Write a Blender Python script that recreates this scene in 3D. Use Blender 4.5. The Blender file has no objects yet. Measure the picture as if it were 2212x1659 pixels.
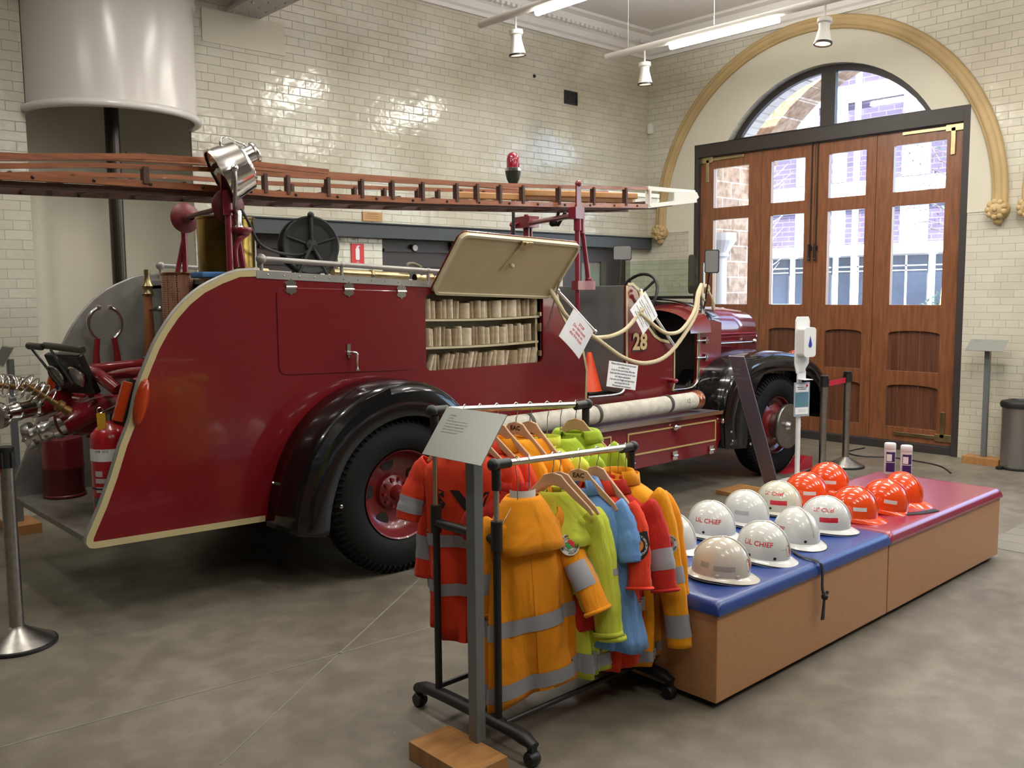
import bpy, math, random
from math import sin, cos, pi, radians, sqrt, atan2
from mathutils import Vector, Matrix
from mathutils.geometry import tessellate_polygon
random.seed(7)
SC = bpy.context.scene
COL = SC.collection
# ---------------------------------------------------------------- camera
F_PX, W_PX, H_PX = 1964.45, 2212, 1659
yaw, pitch, roll = 0.826385, 0.0997551, 0.00859565
fw = Vector((cos(yaw)*cos(pitch), sin(yaw)*cos(pitch), -sin(pitch)))
rt = Vector((sin(yaw), -cos(yaw), 0))
dn = fw.cross(rt)
r2 = rt*cos(roll) + dn*sin(roll)
d2 = -rt*sin(roll) + dn*cos(roll)
cam_d = bpy.data.cameras.new('camera'); cam = bpy.data.objects.new('camera', cam_d); COL.objects.link(cam)
m = Matrix((( r2.x, -d2.x, -fw.x, 0), (r2.y, -d2.y, -fw.y, 0), (r2.z, -d2.z, -fw.z, 1.7), (0, 0, 0, 1)))
cam.matrix_world = m
cam_d.sensor_width = 36; cam_d.lens = 36*F_PX/W_PX; cam_d.clip_start = .05; cam_d.clip_end = 300
SC.camera = cam
SC.view_settings.view_transform = 'Standard'; SC.view_settings.look = 'None'
SC.view_settings.gamma = 1; SC.view_settings.exposure = 0.75
# ---------------------------------------------------------------- sky, sun
w = bpy.data.worlds.new('world'); SC.world = w; w.use_nodes = True
nt = w.node_tree; nt.nodes.clear()
out = nt.nodes.new('ShaderNodeOutputWorld'); bg = nt.nodes.new('ShaderNodeBackground')
sky = nt.nodes.new('ShaderNodeTexSky'); sky.sky_type = 'NISHITA'; sky.sun_disc = False
sky.sun_elevation = radians(50); sky.sun_rotation = radians(200)
bg.inputs[1].default_value = 0.9
nt.links.new(sky.outputs[0], bg.inputs[0]); nt.links.new(bg.outputs[0], out.inputs[0])
sd = bpy.data.lights.new('sun', 'SUN'); sd.energy = 12; sd.angle = .01; sd.color = (1, .96, .88)
sun = bpy.data.objects.new('sun', sd); COL.objects.link(sun)
sun.rotation_euler = Vector((.70, .42, -.85)).to_track_quat('-Z', 'Y').to_euler()
# fluorescent rows hung from the ceiling, running along Y: (x, y of the lit tube's two ends)
TUBES = [(7.50, 5.77, 4.57), (7.50, 3.0, 1.8), (7.50, 0.2, -1.0), (5.72, 5.85, 4.65), (5.72, 3.0, 1.8), (5.72, .2, -1.0),
         (3.9, 5.9, 4.7), (3.9, 3.0, 1.8), (3.9, .2, -1.0), (2.0, 5.9, 4.7), (2.0, 3.0, 1.8), (2.0, .2, -1.0), (0.1, 5.9, 4.7), (0.1, .4, -.8)]
TZ = 4.15
for tx, ya, yb in TUBES:
    a = bpy.data.lights.new('tube_light', 'AREA'); a.shape = 'RECTANGLE'; a.size = .09; a.size_y = abs(ya-yb)
    a.energy = {7.5: 30, 5.72: 26, 3.9: 17, 2.0: 15, .1: 13}[tx]; a.color = (1, .965, .89)
    o = bpy.data.objects.new('tube_light', a); COL.objects.link(o); o.location = (tx, (ya+yb)/2, TZ-.055)
    b = a.copy(); b.energy = a.energy*.62; o = bpy.data.objects.new('ceiling_fill_up', b); COL.objects.link(o); o.location = (tx, (ya+yb)/2, TZ+.08); o.rotation_euler = (pi, 0, 0)  # extra upward lamp added above each tube to brighten the ceiling
# ---------------------------------------------------------------- materials
MATS = {}
def mat(name, col=(.8,.8,.8), rough=.5, metal=0, noise=0, nscale=8, bump=0, bscale=40, spec=.5, coat=0, emit=None, es=1, trans=0, alpha=1, sheen=0, col2=None, aniso=None):
    if name in MATS: return MATS[name]
    M = bpy.data.materials.new(name); M.use_nodes = True; n = M.node_tree.nodes; l = M.node_tree.links
    p = n['Principled BSDF']
    p.inputs['Base Color'].default_value = (*col, 1); p.inputs['Roughness'].default_value = rough
    p.inputs['Metallic'].default_value = metal; p.inputs['Specular IOR Level'].default_value = spec
    p.inputs['Coat Weight'].default_value = coat; p.inputs['Coat Roughness'].default_value = .04
    p.inputs['Transmission Weight'].default_value = trans; p.inputs['Alpha'].default_value = alpha
    if sheen: p.inputs['Sheen Weight'].default_value = sheen
    if emit: p.inputs['Emission Color'].default_value = (*emit, 1); p.inputs['Emission Strength'].default_value = es
    tc = n.new('ShaderNodeTexCoord')
    if noise or col2:
        mp = n.new('ShaderNodeMapping'); 
        if aniso: mp.inputs['Scale'].default_value = aniso
        nz = n.new('ShaderNodeTexNoise'); nz.inputs['Scale'].default_value = nscale; nz.inputs['Detail'].default_value = 5
        rp = n.new('ShaderNodeValToRGB'); rp.color_ramp.elements[0].position = .35; rp.color_ramp.elements[1].position = .65
        c2 = col2 or tuple(c*(1-noise) for c in col)
        rp.color_ramp.elements[0].color = (*c2, 1); rp.color_ramp.elements[1].color = (*col, 1)
        l.new(tc.outputs['Object'], mp.inputs[0]); l.new(mp.outputs[0], nz.inputs['Vector']); l.new(nz.outputs[0], rp.inputs[0]); l.new(rp.outputs[0], p.inputs['Base Color'])
    if bump:
        nb = n.new('ShaderNodeTexNoise'); nb.inputs['Scale'].default_value = bscale; nb.inputs['Detail'].default_value = 4
        b = n.new('ShaderNodeBump'); b.inputs['Strength'].default_value = bump; b.inputs['Distance'].default_value = .01
        l.new(tc.outputs['Object'], nb.inputs['Vector']); l.new(nb.outputs[0], b.inputs['Height']); l.new(b.outputs[0], p.inputs['Normal'])
    MATS[name] = M; return M
def brick_mat(name, axis, col, mort, bw, rh, ms=.004, rough=.15, squash=1., freq=5, bumpy=.25, var=.08, mscale=1., nsc=1.3, dk=(.80, .74, .66)):
    if name in MATS: return MATS[name]
    M = bpy.data.materials.new(name); M.use_nodes = True; n = M.node_tree.nodes; l = M.node_tree.links
    p = n['Principled BSDF']
    tc = n.new('ShaderNodeTexCoord'); sx = n.new('ShaderNodeSeparateXYZ'); cb = n.new('ShaderNodeCombineXYZ')
    l.new(tc.outputs['Object'], sx.inputs[0]); l.new(sx.outputs[axis], cb.inputs[0]); l.new(sx.outputs[2], cb.inputs[1])
    br = n.new('ShaderNodeTexBrick'); br.offset = .5; br.squash = squash; br.squash_frequency = freq
    br.inputs['Scale'].default_value = 1; br.inputs['Brick Width'].default_value = bw; br.inputs['Row Height'].default_value = rh
    br.inputs['Mortar Size'].default_value = ms; br.inputs['Mortar Smooth'].default_value = .3; br.inputs['Bias'].default_value = 0
    br.inputs['Color1'].default_value = (*col, 1); br.inputs['Color2'].default_value = (*[c*(1-var) for c in col], 1); br.inputs['Mortar'].default_value = (*mort, 1)
    l.new(cb.outputs[0], br.inputs['Vector'])
    nz = n.new('ShaderNodeTexNoise'); nz.inputs['Scale'].default_value = nsc; nz.inputs['Detail'].default_value = 4
    rp = n.new('ShaderNodeValToRGB'); rp.color_ramp.elements[0].position = .3; rp.color_ramp.elements[0].color = (*dk, 1)
    rp.color_ramp.elements[1].position = .6; rp.color_ramp.elements[1].color = (1, 1, 1, 1)
    mx = n.new('ShaderNodeMixRGB'); mx.blend_type = 'MULTIPLY'; mx.inputs[0].default_value = .8
    l.new(tc.outputs['Object'], nz.inputs['Vector']); l.new(nz.outputs[0], rp.inputs[0]); l.new(br.outputs[0], mx.inputs[1]); l.new(rp.outputs[0], mx.inputs[2])
    l.new(mx.outputs[0], p.inputs['Base Color'])
    nb = n.new('ShaderNodeTexNoise'); nb.inputs['Scale'].default_value = 9/mscale; nb.inputs['Detail'].default_value = 2
    l.new(tc.outputs['Object'], nb.inputs['Vector'])
    b1 = n.new('ShaderNodeBump'); b1.inputs['Strength'].default_value = bumpy; b1.inputs['Distance'].default_value = .02
    l.new(nb.outputs[0], b1.inputs['Height'])
    b2 = n.new('ShaderNodeBump'); b2.invert = True; b2.inputs['Strength'].default_value = .5; b2.inputs['Distance'].default_value = .004
    l.new(br.outputs['Fac'], b2.inputs['Height']); l.new(b1.outputs[0], b2.inputs['Normal']); l.new(b2.outputs[0], p.inputs['Normal'])
    mr = n.new('ShaderNodeMapRange'); mr.inputs[3].default_value = rough; mr.inputs[4].default_value = .8
    l.new(br.outputs['Fac'], mr.inputs[0]); l.new(mr.outputs[0], p.inputs['Roughness'])
    MATS[name] = M; return M
# ---------------------------------------------------------------- mesh helpers
class MB:
    def __init__(s): s.v = []; s.f = []
    def add(s, vs, fs):
        k = len(s.v); s.v += [Vector(a) for a in vs]; s.f += [tuple(i+k for i in f) for f in fs]; return s
    def box(s, x0, x1, y0, y1, z0, z1):
        return s.add([(x0,y0,z0),(x1,y0,z0),(x1,y1,z0),(x0,y1,z0),(x0,y0,z1),(x1,y0,z1),(x1,y1,z1),(x0,y1,z1)],
                     [(0,3,2,1),(4,5,6,7),(0,1,5,4),(1,2,6,5),(2,3,7,6),(3,0,4,7)])
    def bar(s, a, b, wx, wz, up=(0,0,1)):
        a = Vector(a); b = Vector(b); d = (b-a).normalized(); u = Vector(up)
        if abs(d.dot(u)) > .98: u = Vector((1,0,0))
        r = d.cross(u).normalized(); u = r.cross(d)
        vs = [p + r*sx*wx/2 + u*sz*wz/2 for p in (a, b) for sx, sz in ((-1,-1),(1,-1),(1,1),(-1,1))]
        return s.add(vs, [(0,1,2,3),(7,6,5,4),(0,4,5,1),(1,5,6,2),(2,6,7,3),(3,7,4,0)])
    def tube(s, path, r, n=12, cap=True, sq=1.0, up=(0,0,1)):
        P = [Vector(p) for p in path]; R = r if isinstance(r, (list, tuple)) else [r]*len(P); k = len(s.v)
        u = None
        for i, p in enumerate(P):
            d = (P[min(i+1, len(P)-1)] - P[max(i-1, 0)]).normalized()
            if u is None:
                u = Vector(up)
                if abs(d.dot(u)) > .95: u = Vector((0,1,0)) if abs(d.y) < .9 else Vector((1,0,0))
            u = (u - d*u.dot(d)).normalized(); q = d.cross(u)
            for j in range(n):
                a = 2*pi*j/n; s.v.append(p + u*cos(a)*R[i]*sq + q*sin(a)*R[i])
        for i in range(len(P)-1):
            for j in range(n):
                j2 = (j+1) % n; s.f.append((k+i*n+j, k+i*n+j2, k+(i+1)*n+j2, k+(i+1)*n+j))
        if cap: s.f.append(tuple(k+j for j in reversed(range(n)))); s.f.append(tuple(k+(len(P)-1)*n+j for j in range(n)))
        return s
    def lathe(s, prof, c=(0,0,0), ax='z', n=32, a0=0, a1=2*pi):
        c = Vector(c); k = len(s.v); full = abs(a1-a0-2*pi) < 1e-6; m_ = n if full else n+1
        for r, h in prof:
            for j in range(m_):
                a = a0 + (a1-a0)*j/n; x, y = r*cos(a), r*sin(a)
                s.v.append(c + (Vector((x,y,h)) if ax == 'z' else Vector((x,h,y)) if ax == 'y' else Vector((h,x,y))))
        for i in range(len(prof)-1):
            for j in range(n):
                j2 = (j+1) % m_
                q = (k+i*m_+j, k+i*m_+j2, k+(i+1)*m_+j2, k+(i+1)*m_+j)
                s.f.append(q if ax != 'y' else q[::-1])
        return s
    def sphere(s, c, r, n=16, m_=10, sz=1.0):
        return s.lathe([(max(1e-5, r*sin(pi*i/m_)), -r*cos(pi*i/m_)*sz) for i in range(m_+1)], c, 'z', n)
    def plate(s, outer, y0, y1, holes=(), ax='y'):
        loops = [[Vector((p[0], p[1], 0)) for p in lp] for lp in [outer, *holes]]
        tris = tessellate_polygon(loops); flat = [p for lp in loops for p in lp]; k = len(s.v); N = len(flat)
        def P(p, t): return Vector((p.x, t, p.y)) if ax == 'y' else Vector((t, p.x, p.y)) if ax == 'x' else Vector((p.x, p.y, t))
        for t in (y0, y1): s.v += [P(p, t) for p in flat]
        for a, b, c in tris:
            s.f.append((k+a, k+b, k+c)); s.f.append((k+N+c, k+N+b, k+N+a))
        o = 0
        for lp in loops:
            L = len(lp)
            for i in range(L):
                j = (i+1) % L; s.f.append((k+o+i, k+o+j, k+N+o+j, k+N+o+i))
            o += L
        return s
    def grid(s, rows, closed=False):
        k = len(s.v); n = len(rows[0])
        for r in rows: s.v += [Vector(p) for p in r]
        for i in range(len(rows)-1):
            for j in range(n if closed else n-1):
                j2 = (j+1) % n; s.f.append((k+i*n+j, k+i*n+j2, k+(i+1)*n+j2, k+(i+1)*n+j))
        return s
    def xf(s, M):
        s.v = [M @ v for v in s.v]; return s
WM = {}
def link(o, parent=None):
    COL.objects.link(o)
    if parent: o.parent = parent
def thing(name, label, cat, loc=(0,0,0), rz=0, group=None, kind=None):
    o = bpy.data.objects.new(name, None); link(o); o.location = loc; o.rotation_euler = (0,0,rz); o.empty_display_size = .1
    WM[o.name] = Matrix.Translation(loc) @ Matrix.Rotation(rz, 4, 'Z')
    return tag(o, label, cat, group, kind)
def tag(o, label=None, cat=None, group=None, kind=None):
    if label: o['label'] = label
    if cat: o['category'] = cat
    if group: o['group'] = group
    if kind: o['kind'] = kind
    return o
def obj(name, mb, mt, parent=None, smooth=None, bevel=0, sub=0, solid=0, world=True, label=None, fix=True):
    """one mesh object; with a parent its vertices are given in world coordinates (world=True) or in the thing's own (False)"""
    me = bpy.data.meshes.new(name)
    vs = mb.v
    if parent is not None and world:
        Mi = WM.get(parent.name, Matrix.Identity(4)).inverted(); vs = [Mi @ v for v in vs]
    me.from_pydata([tuple(v) for v in vs], [], mb.f); me.validate(); me.update()
    if fix:
        import bmesh
        b = bmesh.new(); b.from_mesh(me); bmesh.ops.remove_doubles(b, verts=b.verts, dist=1e-5); bmesh.ops.recalc_face_normals(b, faces=b.faces); b.to_mesh(me); b.free()
    me.materials.append(mt)
    o = bpy.data.objects.new(name, me); link(o, parent)
    if parent is not None: WM[o.name] = WM.get(parent.name, Matrix.Identity(4))
    if smooth is not None:
        for p in me.polygons: p.use_smooth = True
        if smooth < 180: me.set_sharp_from_angle(angle=radians(smooth))
    if solid: md = o.modifiers.new('s', 'SOLIDIFY'); md.thickness = solid; md.offset = 0
    if bevel: md = o.modifiers.new('b', 'BEVEL'); md.width = bevel; md.segments = 2; md.limit_method = 'ANGLE'; md.angle_limit = radians(40)
    if sub: md = o.modifiers.new('u', 'SUBSURF'); md.levels = sub; md.render_levels = sub
    if label: o['label'] = label
    return o
def struct(name, mb, mt, parent=None, label=None, **k):
    o = obj(name, mb, mt, parent, **k)
    if parent is None: o['kind'] = 'structure'
    if label: o['label'] = label
    return o
def copy_tree(o, parent=None):
    c = o.copy(); COL.objects.link(c)
    if parent: c.parent = parent
    for ch in [q for q in bpy.data.objects if q.parent == o]: copy_tree(ch, c)
    return c
def ribbon(path, wd, y0, y1, closed=False):
    """flat strip in the xz plane, wd inwards (to the right of travel) of the path"""
    P = [Vector((p[0], p[1])) for p in path]; n = len(P); Q = []
    for i in range(n):
        a = P[(i-1) % n] if (closed or i > 0) else P[0]; b = P[(i+1) % n] if (closed or i < n-1) else P[-1]
        d1 = (P[i]-a); d2_ = (b-P[i])
        if d1.length < 1e-6: d1 = d2_
        if d2_.length < 1e-6: d2_ = d1
        d1.normalize(); d2_.normalize(); n1 = Vector((d1.y, -d1.x)); n2 = Vector((d2_.y, -d2_.x)); nn = (n1+n2).normalized()
        Q.append(P[i] + nn*wd/max(.45, nn.dot(n1)))
    mb = MB(); rows = []
    for y in (y0, y1): rows
    vs = []; 
    for i in range(n): vs += [(P[i].x, y0, P[i].y), (Q[i].x, y0, Q[i].y), (P[i].x, y1, P[i].y), (Q[i].x, y1, Q[i].y)]
    fs = []
    for i in range(n if closed else n-1):
        a = 4*i; b = 4*((i+1) % n)
        fs += [(a, a+1, b+1, b), (a+2, b+2, b+3, a+3), (a, b, b+2, a+2), (a+1, a+3, b+3, b+1)]
    if not closed: fs += [(0, 2, 3, 1), (4*n-4, 4*n-3, 4*n-1, 4*n-2)]
    return mb.add(vs, fs)
def rrect(x0, x1, z0, z1, r, n=4):
    o = []
    for cx, cz, a in ((x1-r, z1-r, 0), (x0+r, z1-r, 90), (x0+r, z0+r, 180), (x1-r, z0+r, 270)):
        for i in range(n+1): t = radians(a + 90*i/n); o.append((cx + r*cos(t), cz + r*sin(t)))
    return o
def smooth_path(P, k=4):
    P = [Vector(p) for p in P]; out_ = []
    for i in range(len(P)-1):
        p0 = P[max(i-1, 0)]; p1 = P[i]; p2 = P[i+1]; p3 = P[min(i+2, len(P)-1)]
        for j in range(k):
            t = j/k; out_.append(.5*((2*p1) + (p2-p0)*t + (2*p0-5*p1+4*p2-p3)*t*t + (3*p1-p0-3*p2+p3)*t**3))
    out_.append(P[-1]); return out_
_tc = {}
def text_mb(s, size=1., align='CENTER', bold=0, thick=0):
    """letters as flat mesh data in the xy plane"""
    key = (s, size, align, bold)
    if key not in _tc:
        cu = bpy.data.curves.new('t', 'FONT'); cu.body = s; cu.size = size; cu.align_x = align; cu.align_y = 'CENTER'; cu.offset = bold; cu.resolution_u = 2
        ob = bpy.data.objects.new('t', cu); COL.objects.link(ob); dg = bpy.context.evaluated_depsgraph_get(); dg.update()
        me = bpy.data.meshes.new_from_object(ob.evaluated_get(dg)); 
        _tc[key] = ([v.co.copy() for v in me.vertices], [tuple(p.vertices) for p in me.polygons])
        bpy.data.objects.remove(ob); bpy.data.meshes.remove(me); bpy.data.curves.remove(cu)
    vs, fs = _tc[key]; mb = MB(); mb.v = [v.copy() for v in vs]; mb.f = list(fs); return mb
def frame(o, ex, ey):
    """matrix taking (x, y, z) to o + x*ex + y*ey + z*(ex x ey)"""
    ex = Vector(ex).normalized(); ey = Vector(ey); ey = (ey - ex*ey.dot(ex)).normalized(); ez = ex.cross(ey)
    return Matrix(((ex.x, ey.x, ez.x, o[0]), (ex.y, ey.y, ez.y, o[1]), (ex.z, ey.z, ez.z, o[2]), (0,0,0,1)))
def textlines(lines, M, size, lead, parent, mt, name='lettering', **k):
    mb = MB()
    for i, t in enumerate(lines):
        if not t: continue
        tm = text_mb(t, size, **k).xf(Matrix.Translation((0, -i*lead, 0))); mb.add(tm.v, tm.f)
    mb.xf(M); return obj(name, mb, mt, parent, fix=False)
# common materials
red = mat('truck_red_paint', (.17, .008, .012), .22, coat=.6, noise=.12, nscale=2)
cream = mat('cream_paint', (.50, .42, .22), .35)
gold = mat('gold_leaf_paint', (.50, .33, .10), .4)
blackp = mat('black_gloss_paint', (.005, .005, .006), .14, spec=.3, coat=.35)
rubber = mat('tyre_rubber', (.006, .006, .0055), .7, spec=.25)
chrome = mat('chrome', (.75, .74, .72), .16, 1)
steel = mat('brushed_steel', (.45, .43, .40), .32, 1, noise=.2, nscale=30)
alu = mat('aluminium_sheet', (.34, .33, .31), .4, .4, noise=.18, nscale=5)
brass = mat('brass', (.50, .40, .22), .3, 1, noise=.3, nscale=7)
copper = mat('copper', (.50, .20, .10), .3, 1, noise=.3, nscale=9)
blackm = mat('black_plastic', (.012, .012, .012), .45)
white = mat('white_plastic', (.72, .72, .70), .35)
whitep = mat('white_paint', (.78, .76, .71), .5)
paper = mat('white_paper', (.80, .80, .79), .6)
ink = mat('black_ink', (.02, .02, .02), .6)
redink = mat('red_ink', (.55, .02, .03), .5)
darkint = mat('dark_interior', (.02, .017, .015), .7)
orange_l = mat('amber_lens', (.36, .035, .006), .15, coat=.5)
wood = mat('beech_block', (.42, .20, .065), .45, noise=.25, nscale=6, aniso=(1, 8, 1))
# ================================================================= the room
tileL = brick_mat('glazed_brick_left', 0, (.60, .58, .48), (.40, .385, .32), .236, .0735, squash=.5, freq=6)
tileF = brick_mat('glazed_brick_far', 1, (.62, .60, .50), (.42, .40, .34), .236, .0735, squash=.5, freq=6)
plaster = mat('cream_plaster', (.64, .61, .50), .75, noise=.05, nscale=1.2)
ceilm = mat('ceiling_plaster', (.74, .72, .69), .8)
M = bpy.data.materials.new('concrete_floor'); M.use_nodes = True; n = M.node_tree.nodes; l = M.node_tree.links; p = n['Principled BSDF']
tc = n.new('ShaderNodeTexCoord')
def nz(sc, det=6): 
    q = n.new('ShaderNodeTexNoise'); q.inputs['Scale'].default_value = sc; q.inputs['Detail'].default_value = det; l.new(tc.outputs['Object'], q.inputs['Vector']); return q
def rampn(src, a, b, ca, cb):
    r = n.new('ShaderNodeValToRGB'); r.color_ramp.elements[0].position = a; r.color_ramp.elements[1].position = b
    r.color_ramp.elements[0].color = (*ca, 1); r.color_ramp.elements[1].color = (*cb, 1); l.new(src, r.inputs[0]); return r
a1 = rampn(nz(.9).outputs[0], .35, .68, (.150, .128, .096), (.225, .20, .155))
a2 = rampn(nz(55, 3).outputs[0], .66, .76, (0, 0, 0), (1, 1, 1))
a3 = rampn(nz(7).outputs[0], .42, .62, (.82, .82, .82), (1.05, 1.05, 1.05))
mx = n.new('ShaderNodeMixRGB'); mx.blend_type = 'MULTIPLY'; mx.inputs[0].default_value = 1; l.new(a1.outputs[0], mx.inputs[1]); l.new(a3.outputs[0], mx.inputs[2])
m2 = n.new('ShaderNodeMixRGB'); m2.inputs[2].default_value = (.33, .31, .26, 1)
ms = n.new('ShaderNodeMath'); ms.operation = 'MULTIPLY'; ms.inputs[1].default_value = .45; l.new(a2.outputs[0], ms.inputs[0]); l.new(ms.outputs[0], m2.inputs[0]); l.new(mx.outputs[0], m2.inputs[1])
l.new(m2.outputs[0], p.inputs['Base Color'])
rr = rampn(nz(1.6).outputs[0], .4, .65, (.34, .34, .34), (.6, .6, .6)); l.new(rr.outputs[0], p.inputs['Roughness'])
bp = n.new('ShaderNodeBump'); bp.inputs['Strength'].default_value = .12; bp.inputs['Distance'].default_value = .01; l.new(nz(20).outputs[0], bp.inputs['Height']); l.new(bp.outputs[0], p.inputs['Normal'])
floorm = M
struct('floor', MB().box(-4.5, 10.0, -5, 8.6, -.12, 0), floorm)
# score lines cut into the concrete
jm = mat('floor_joint', (.20, .185, .15), .7)
mb = MB()
for a, b in (((2.0, 3.65), (9.4, 3.2)), ((1.35, 3.05), (3.2, 4.3)), ((-1, 3.9), (2.0, 3.65))):
    mb.bar((a[0], a[1], .0005), (b[0], b[1], .0005), .008, .002)
o = struct('trim_floor_joint', mb, jm)
plank = mat('worn_planks', (.22, .20, .165), .5, noise=.1, nscale=3)
mb = MB()
for i in range(7): mb.box(6.3+i*.22, 6.516+i*.22, -1.0, 2.25, .0005, .0025)
struct('floor_boards', mb, plank)
struct('ceiling', MB().box(-4.5, 10.0, -5, 8.6, 4.95, 5.1), ceilm)
# left wall with the pole niche and the dark doorways under the lintel
P = [(-4.5,0),(2.08,0),(2.08,4.95),(3.37,4.95),(3.37,0),(3.93,0),(3.93,2.25),(4.78,2.25),(4.78,0),(5.3,0),(5.3,2.25),(6.25,2.25),(6.25,0),(7.9,0),(7.9,2.25),(9.15,2.25),(9.15,0),(10,0),(10,4.95),(-4.5,4.95)]
mb = MB()
for x0, x1, z0 in ((-4.5,2.08,0),(3.37,3.93,0),(3.93,4.78,2.25),(4.78,5.3,0),(5.3,6.25,2.25),(6.25,7.9,0),(7.9,9.15,2.25),(9.15,9.5,0)):
    mb.box(x0, x1, 7.66, 7.96, z0, 4.95)
struct('wall_left', mb, tileL, fix=False)
dimw = mat('unseen_wall_dark', (.16, .15, .13), .7)  # unseen walls coloured dark so they reflect less in the truck's paint
struct('wall_near', MB().box(-4.5, 10, -5.3, -5, 0, 4.95), dimw)
struct('wall_behind', MB().box(-4.8, -4.5, -5, 8.6, 0, 4.95), dimw)
struct('trim_niche', MB().lathe([(.645, 0), (.645, 4.95)], (2.725, 7.70, 0), "z", 32, 0, pi), plaster, smooth=60)
# far wall with the arched doorways (second one just outside the picture)
def door_hole(yc, c=5.24):
    o = [(yc-1.64, 0), (yc-1.64, 3.5)]; R = 1.42; a = math.asin((3.5-2.75)/R)
    for i in range(25): t = pi - a - (pi-2*a)*i/24; o.append((yc-.05 + R*cos(t), 2.75+R*sin(t)))
    return o + [(yc+1.64, 3.5), (yc+1.64, 0)]
h1 = door_hole(5.285); h2 = door_hole(1.0)
outer = [(-5, 0)] + h2 + h1 + [(7.66, 0), (7.66, 4.95), (-5, 4.95)]
struct('wall_far', MB().plate(outer, 9.5, 9.98, ax='x'), tileF, fix=False)
def arch_plaster(yc, hole):
    c = yc+.1; o = [(c+1.99*cos(t), 2.57+1.99*sin(t)) for t in [radians(a) for a in range(0, 181, 6)]]
    o = [(c+1.99, 2.45)] + o + [(c-1.99, 2.45)]
    lo = [q for q in hole if q[1] > 2.6]; lo = [(hole[0][0], 2.45)] + lo + [(hole[-1][0], 2.45)]
    return o + lo
struct('trim_arch_plaster', MB().plate(arch_plaster(5.285, h1), 9.494, 9.5, ax='x').box(9.494, 9.5, 6.925, 7.0, 0, 2.45), plaster)
stone = mat('ochre_moulding', (.50, .36, .17), .6, noise=.12, nscale=3)
def moulding(yc, a0, a1, name):
    mb = MB()
    for R, r in ((2.085, .035), (2.035, .05), (1.995, .028)):
        mb.tube([(9.485, yc+.1+R*cos(t), 2.57+R*sin(t)) for t in [a0+(a1-a0)*i/48 for i in range(49)]], r, 8)
    for t in (a0, a1):
        c = Vector((9.47, yc+.1+2.04*cos(t), 2.57+2.04*sin(t)-.04))
        mb.sphere(c, .105, 14, 8, .95)
        for i in range(9):
            b = 2*pi*i/9; mb.sphere(c + Vector((-.06, .07*cos(b), .07*sin(b))), .034, 8, 5)
        mb.sphere(c + Vector((-.09, 0, 0)), .03, 8, 5); mb.sphere(c + Vector((-.01, 0, -.1)), .05, 8, 5)
    return struct(name, mb, stone, smooth=50)
moulding(5.285, radians(-2), radians(182), 'trim_arch_moulding')
moulding(.93, radians(-2), radians(182), 'trim_arch_moulding_right')
# ---- four folding timber doors
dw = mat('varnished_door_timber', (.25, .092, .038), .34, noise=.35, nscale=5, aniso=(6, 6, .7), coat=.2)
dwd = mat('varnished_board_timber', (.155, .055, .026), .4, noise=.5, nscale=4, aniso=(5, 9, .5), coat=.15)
blackf = mat('door_frame_black', (.035, .028, .026), .5)
glass = mat('door_glass', (1, 1, 1), .0, trans=1)
G = glass.node_tree; gp = G.nodes['Principled BSDF']; gp.inputs['IOR'].default_value = 1.45
def thin_glass(name, tint=(1,1,1), refl=.08):
    M = bpy.data.materials.new(name); M.use_nodes = True; n = M.node_tree.nodes; l = M.node_tree.links; n.clear()
    o = n.new('ShaderNodeOutputMaterial'); t = n.new('ShaderNodeBsdfTransparent'); g = n.new('ShaderNodeBsdfGlossy'); mx = n.new('ShaderNodeMixShader')
    t.inputs[0].default_value = (*tint, 1); g.inputs['Roughness'].default_value = .01; mx.inputs[0].default_value = refl
    l.new(t.outputs[0], mx.inputs[1]); l.new(g.outputs[0], mx.inputs[2]); l.new(mx.outputs[0], o.inputs[0]); MATS[name] = M; return M
pane_g = thin_glass('clear_window_glass', (.96, .97, 1), .06)
leaves = [(6.872, 6.012, (6.68, 6.18)), (6.008, 5.327, (5.88, 5.45)), (5.323, 4.616, (5.16, 4.73)), (4.612, 3.715, (4.43, 3.89))]
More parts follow.
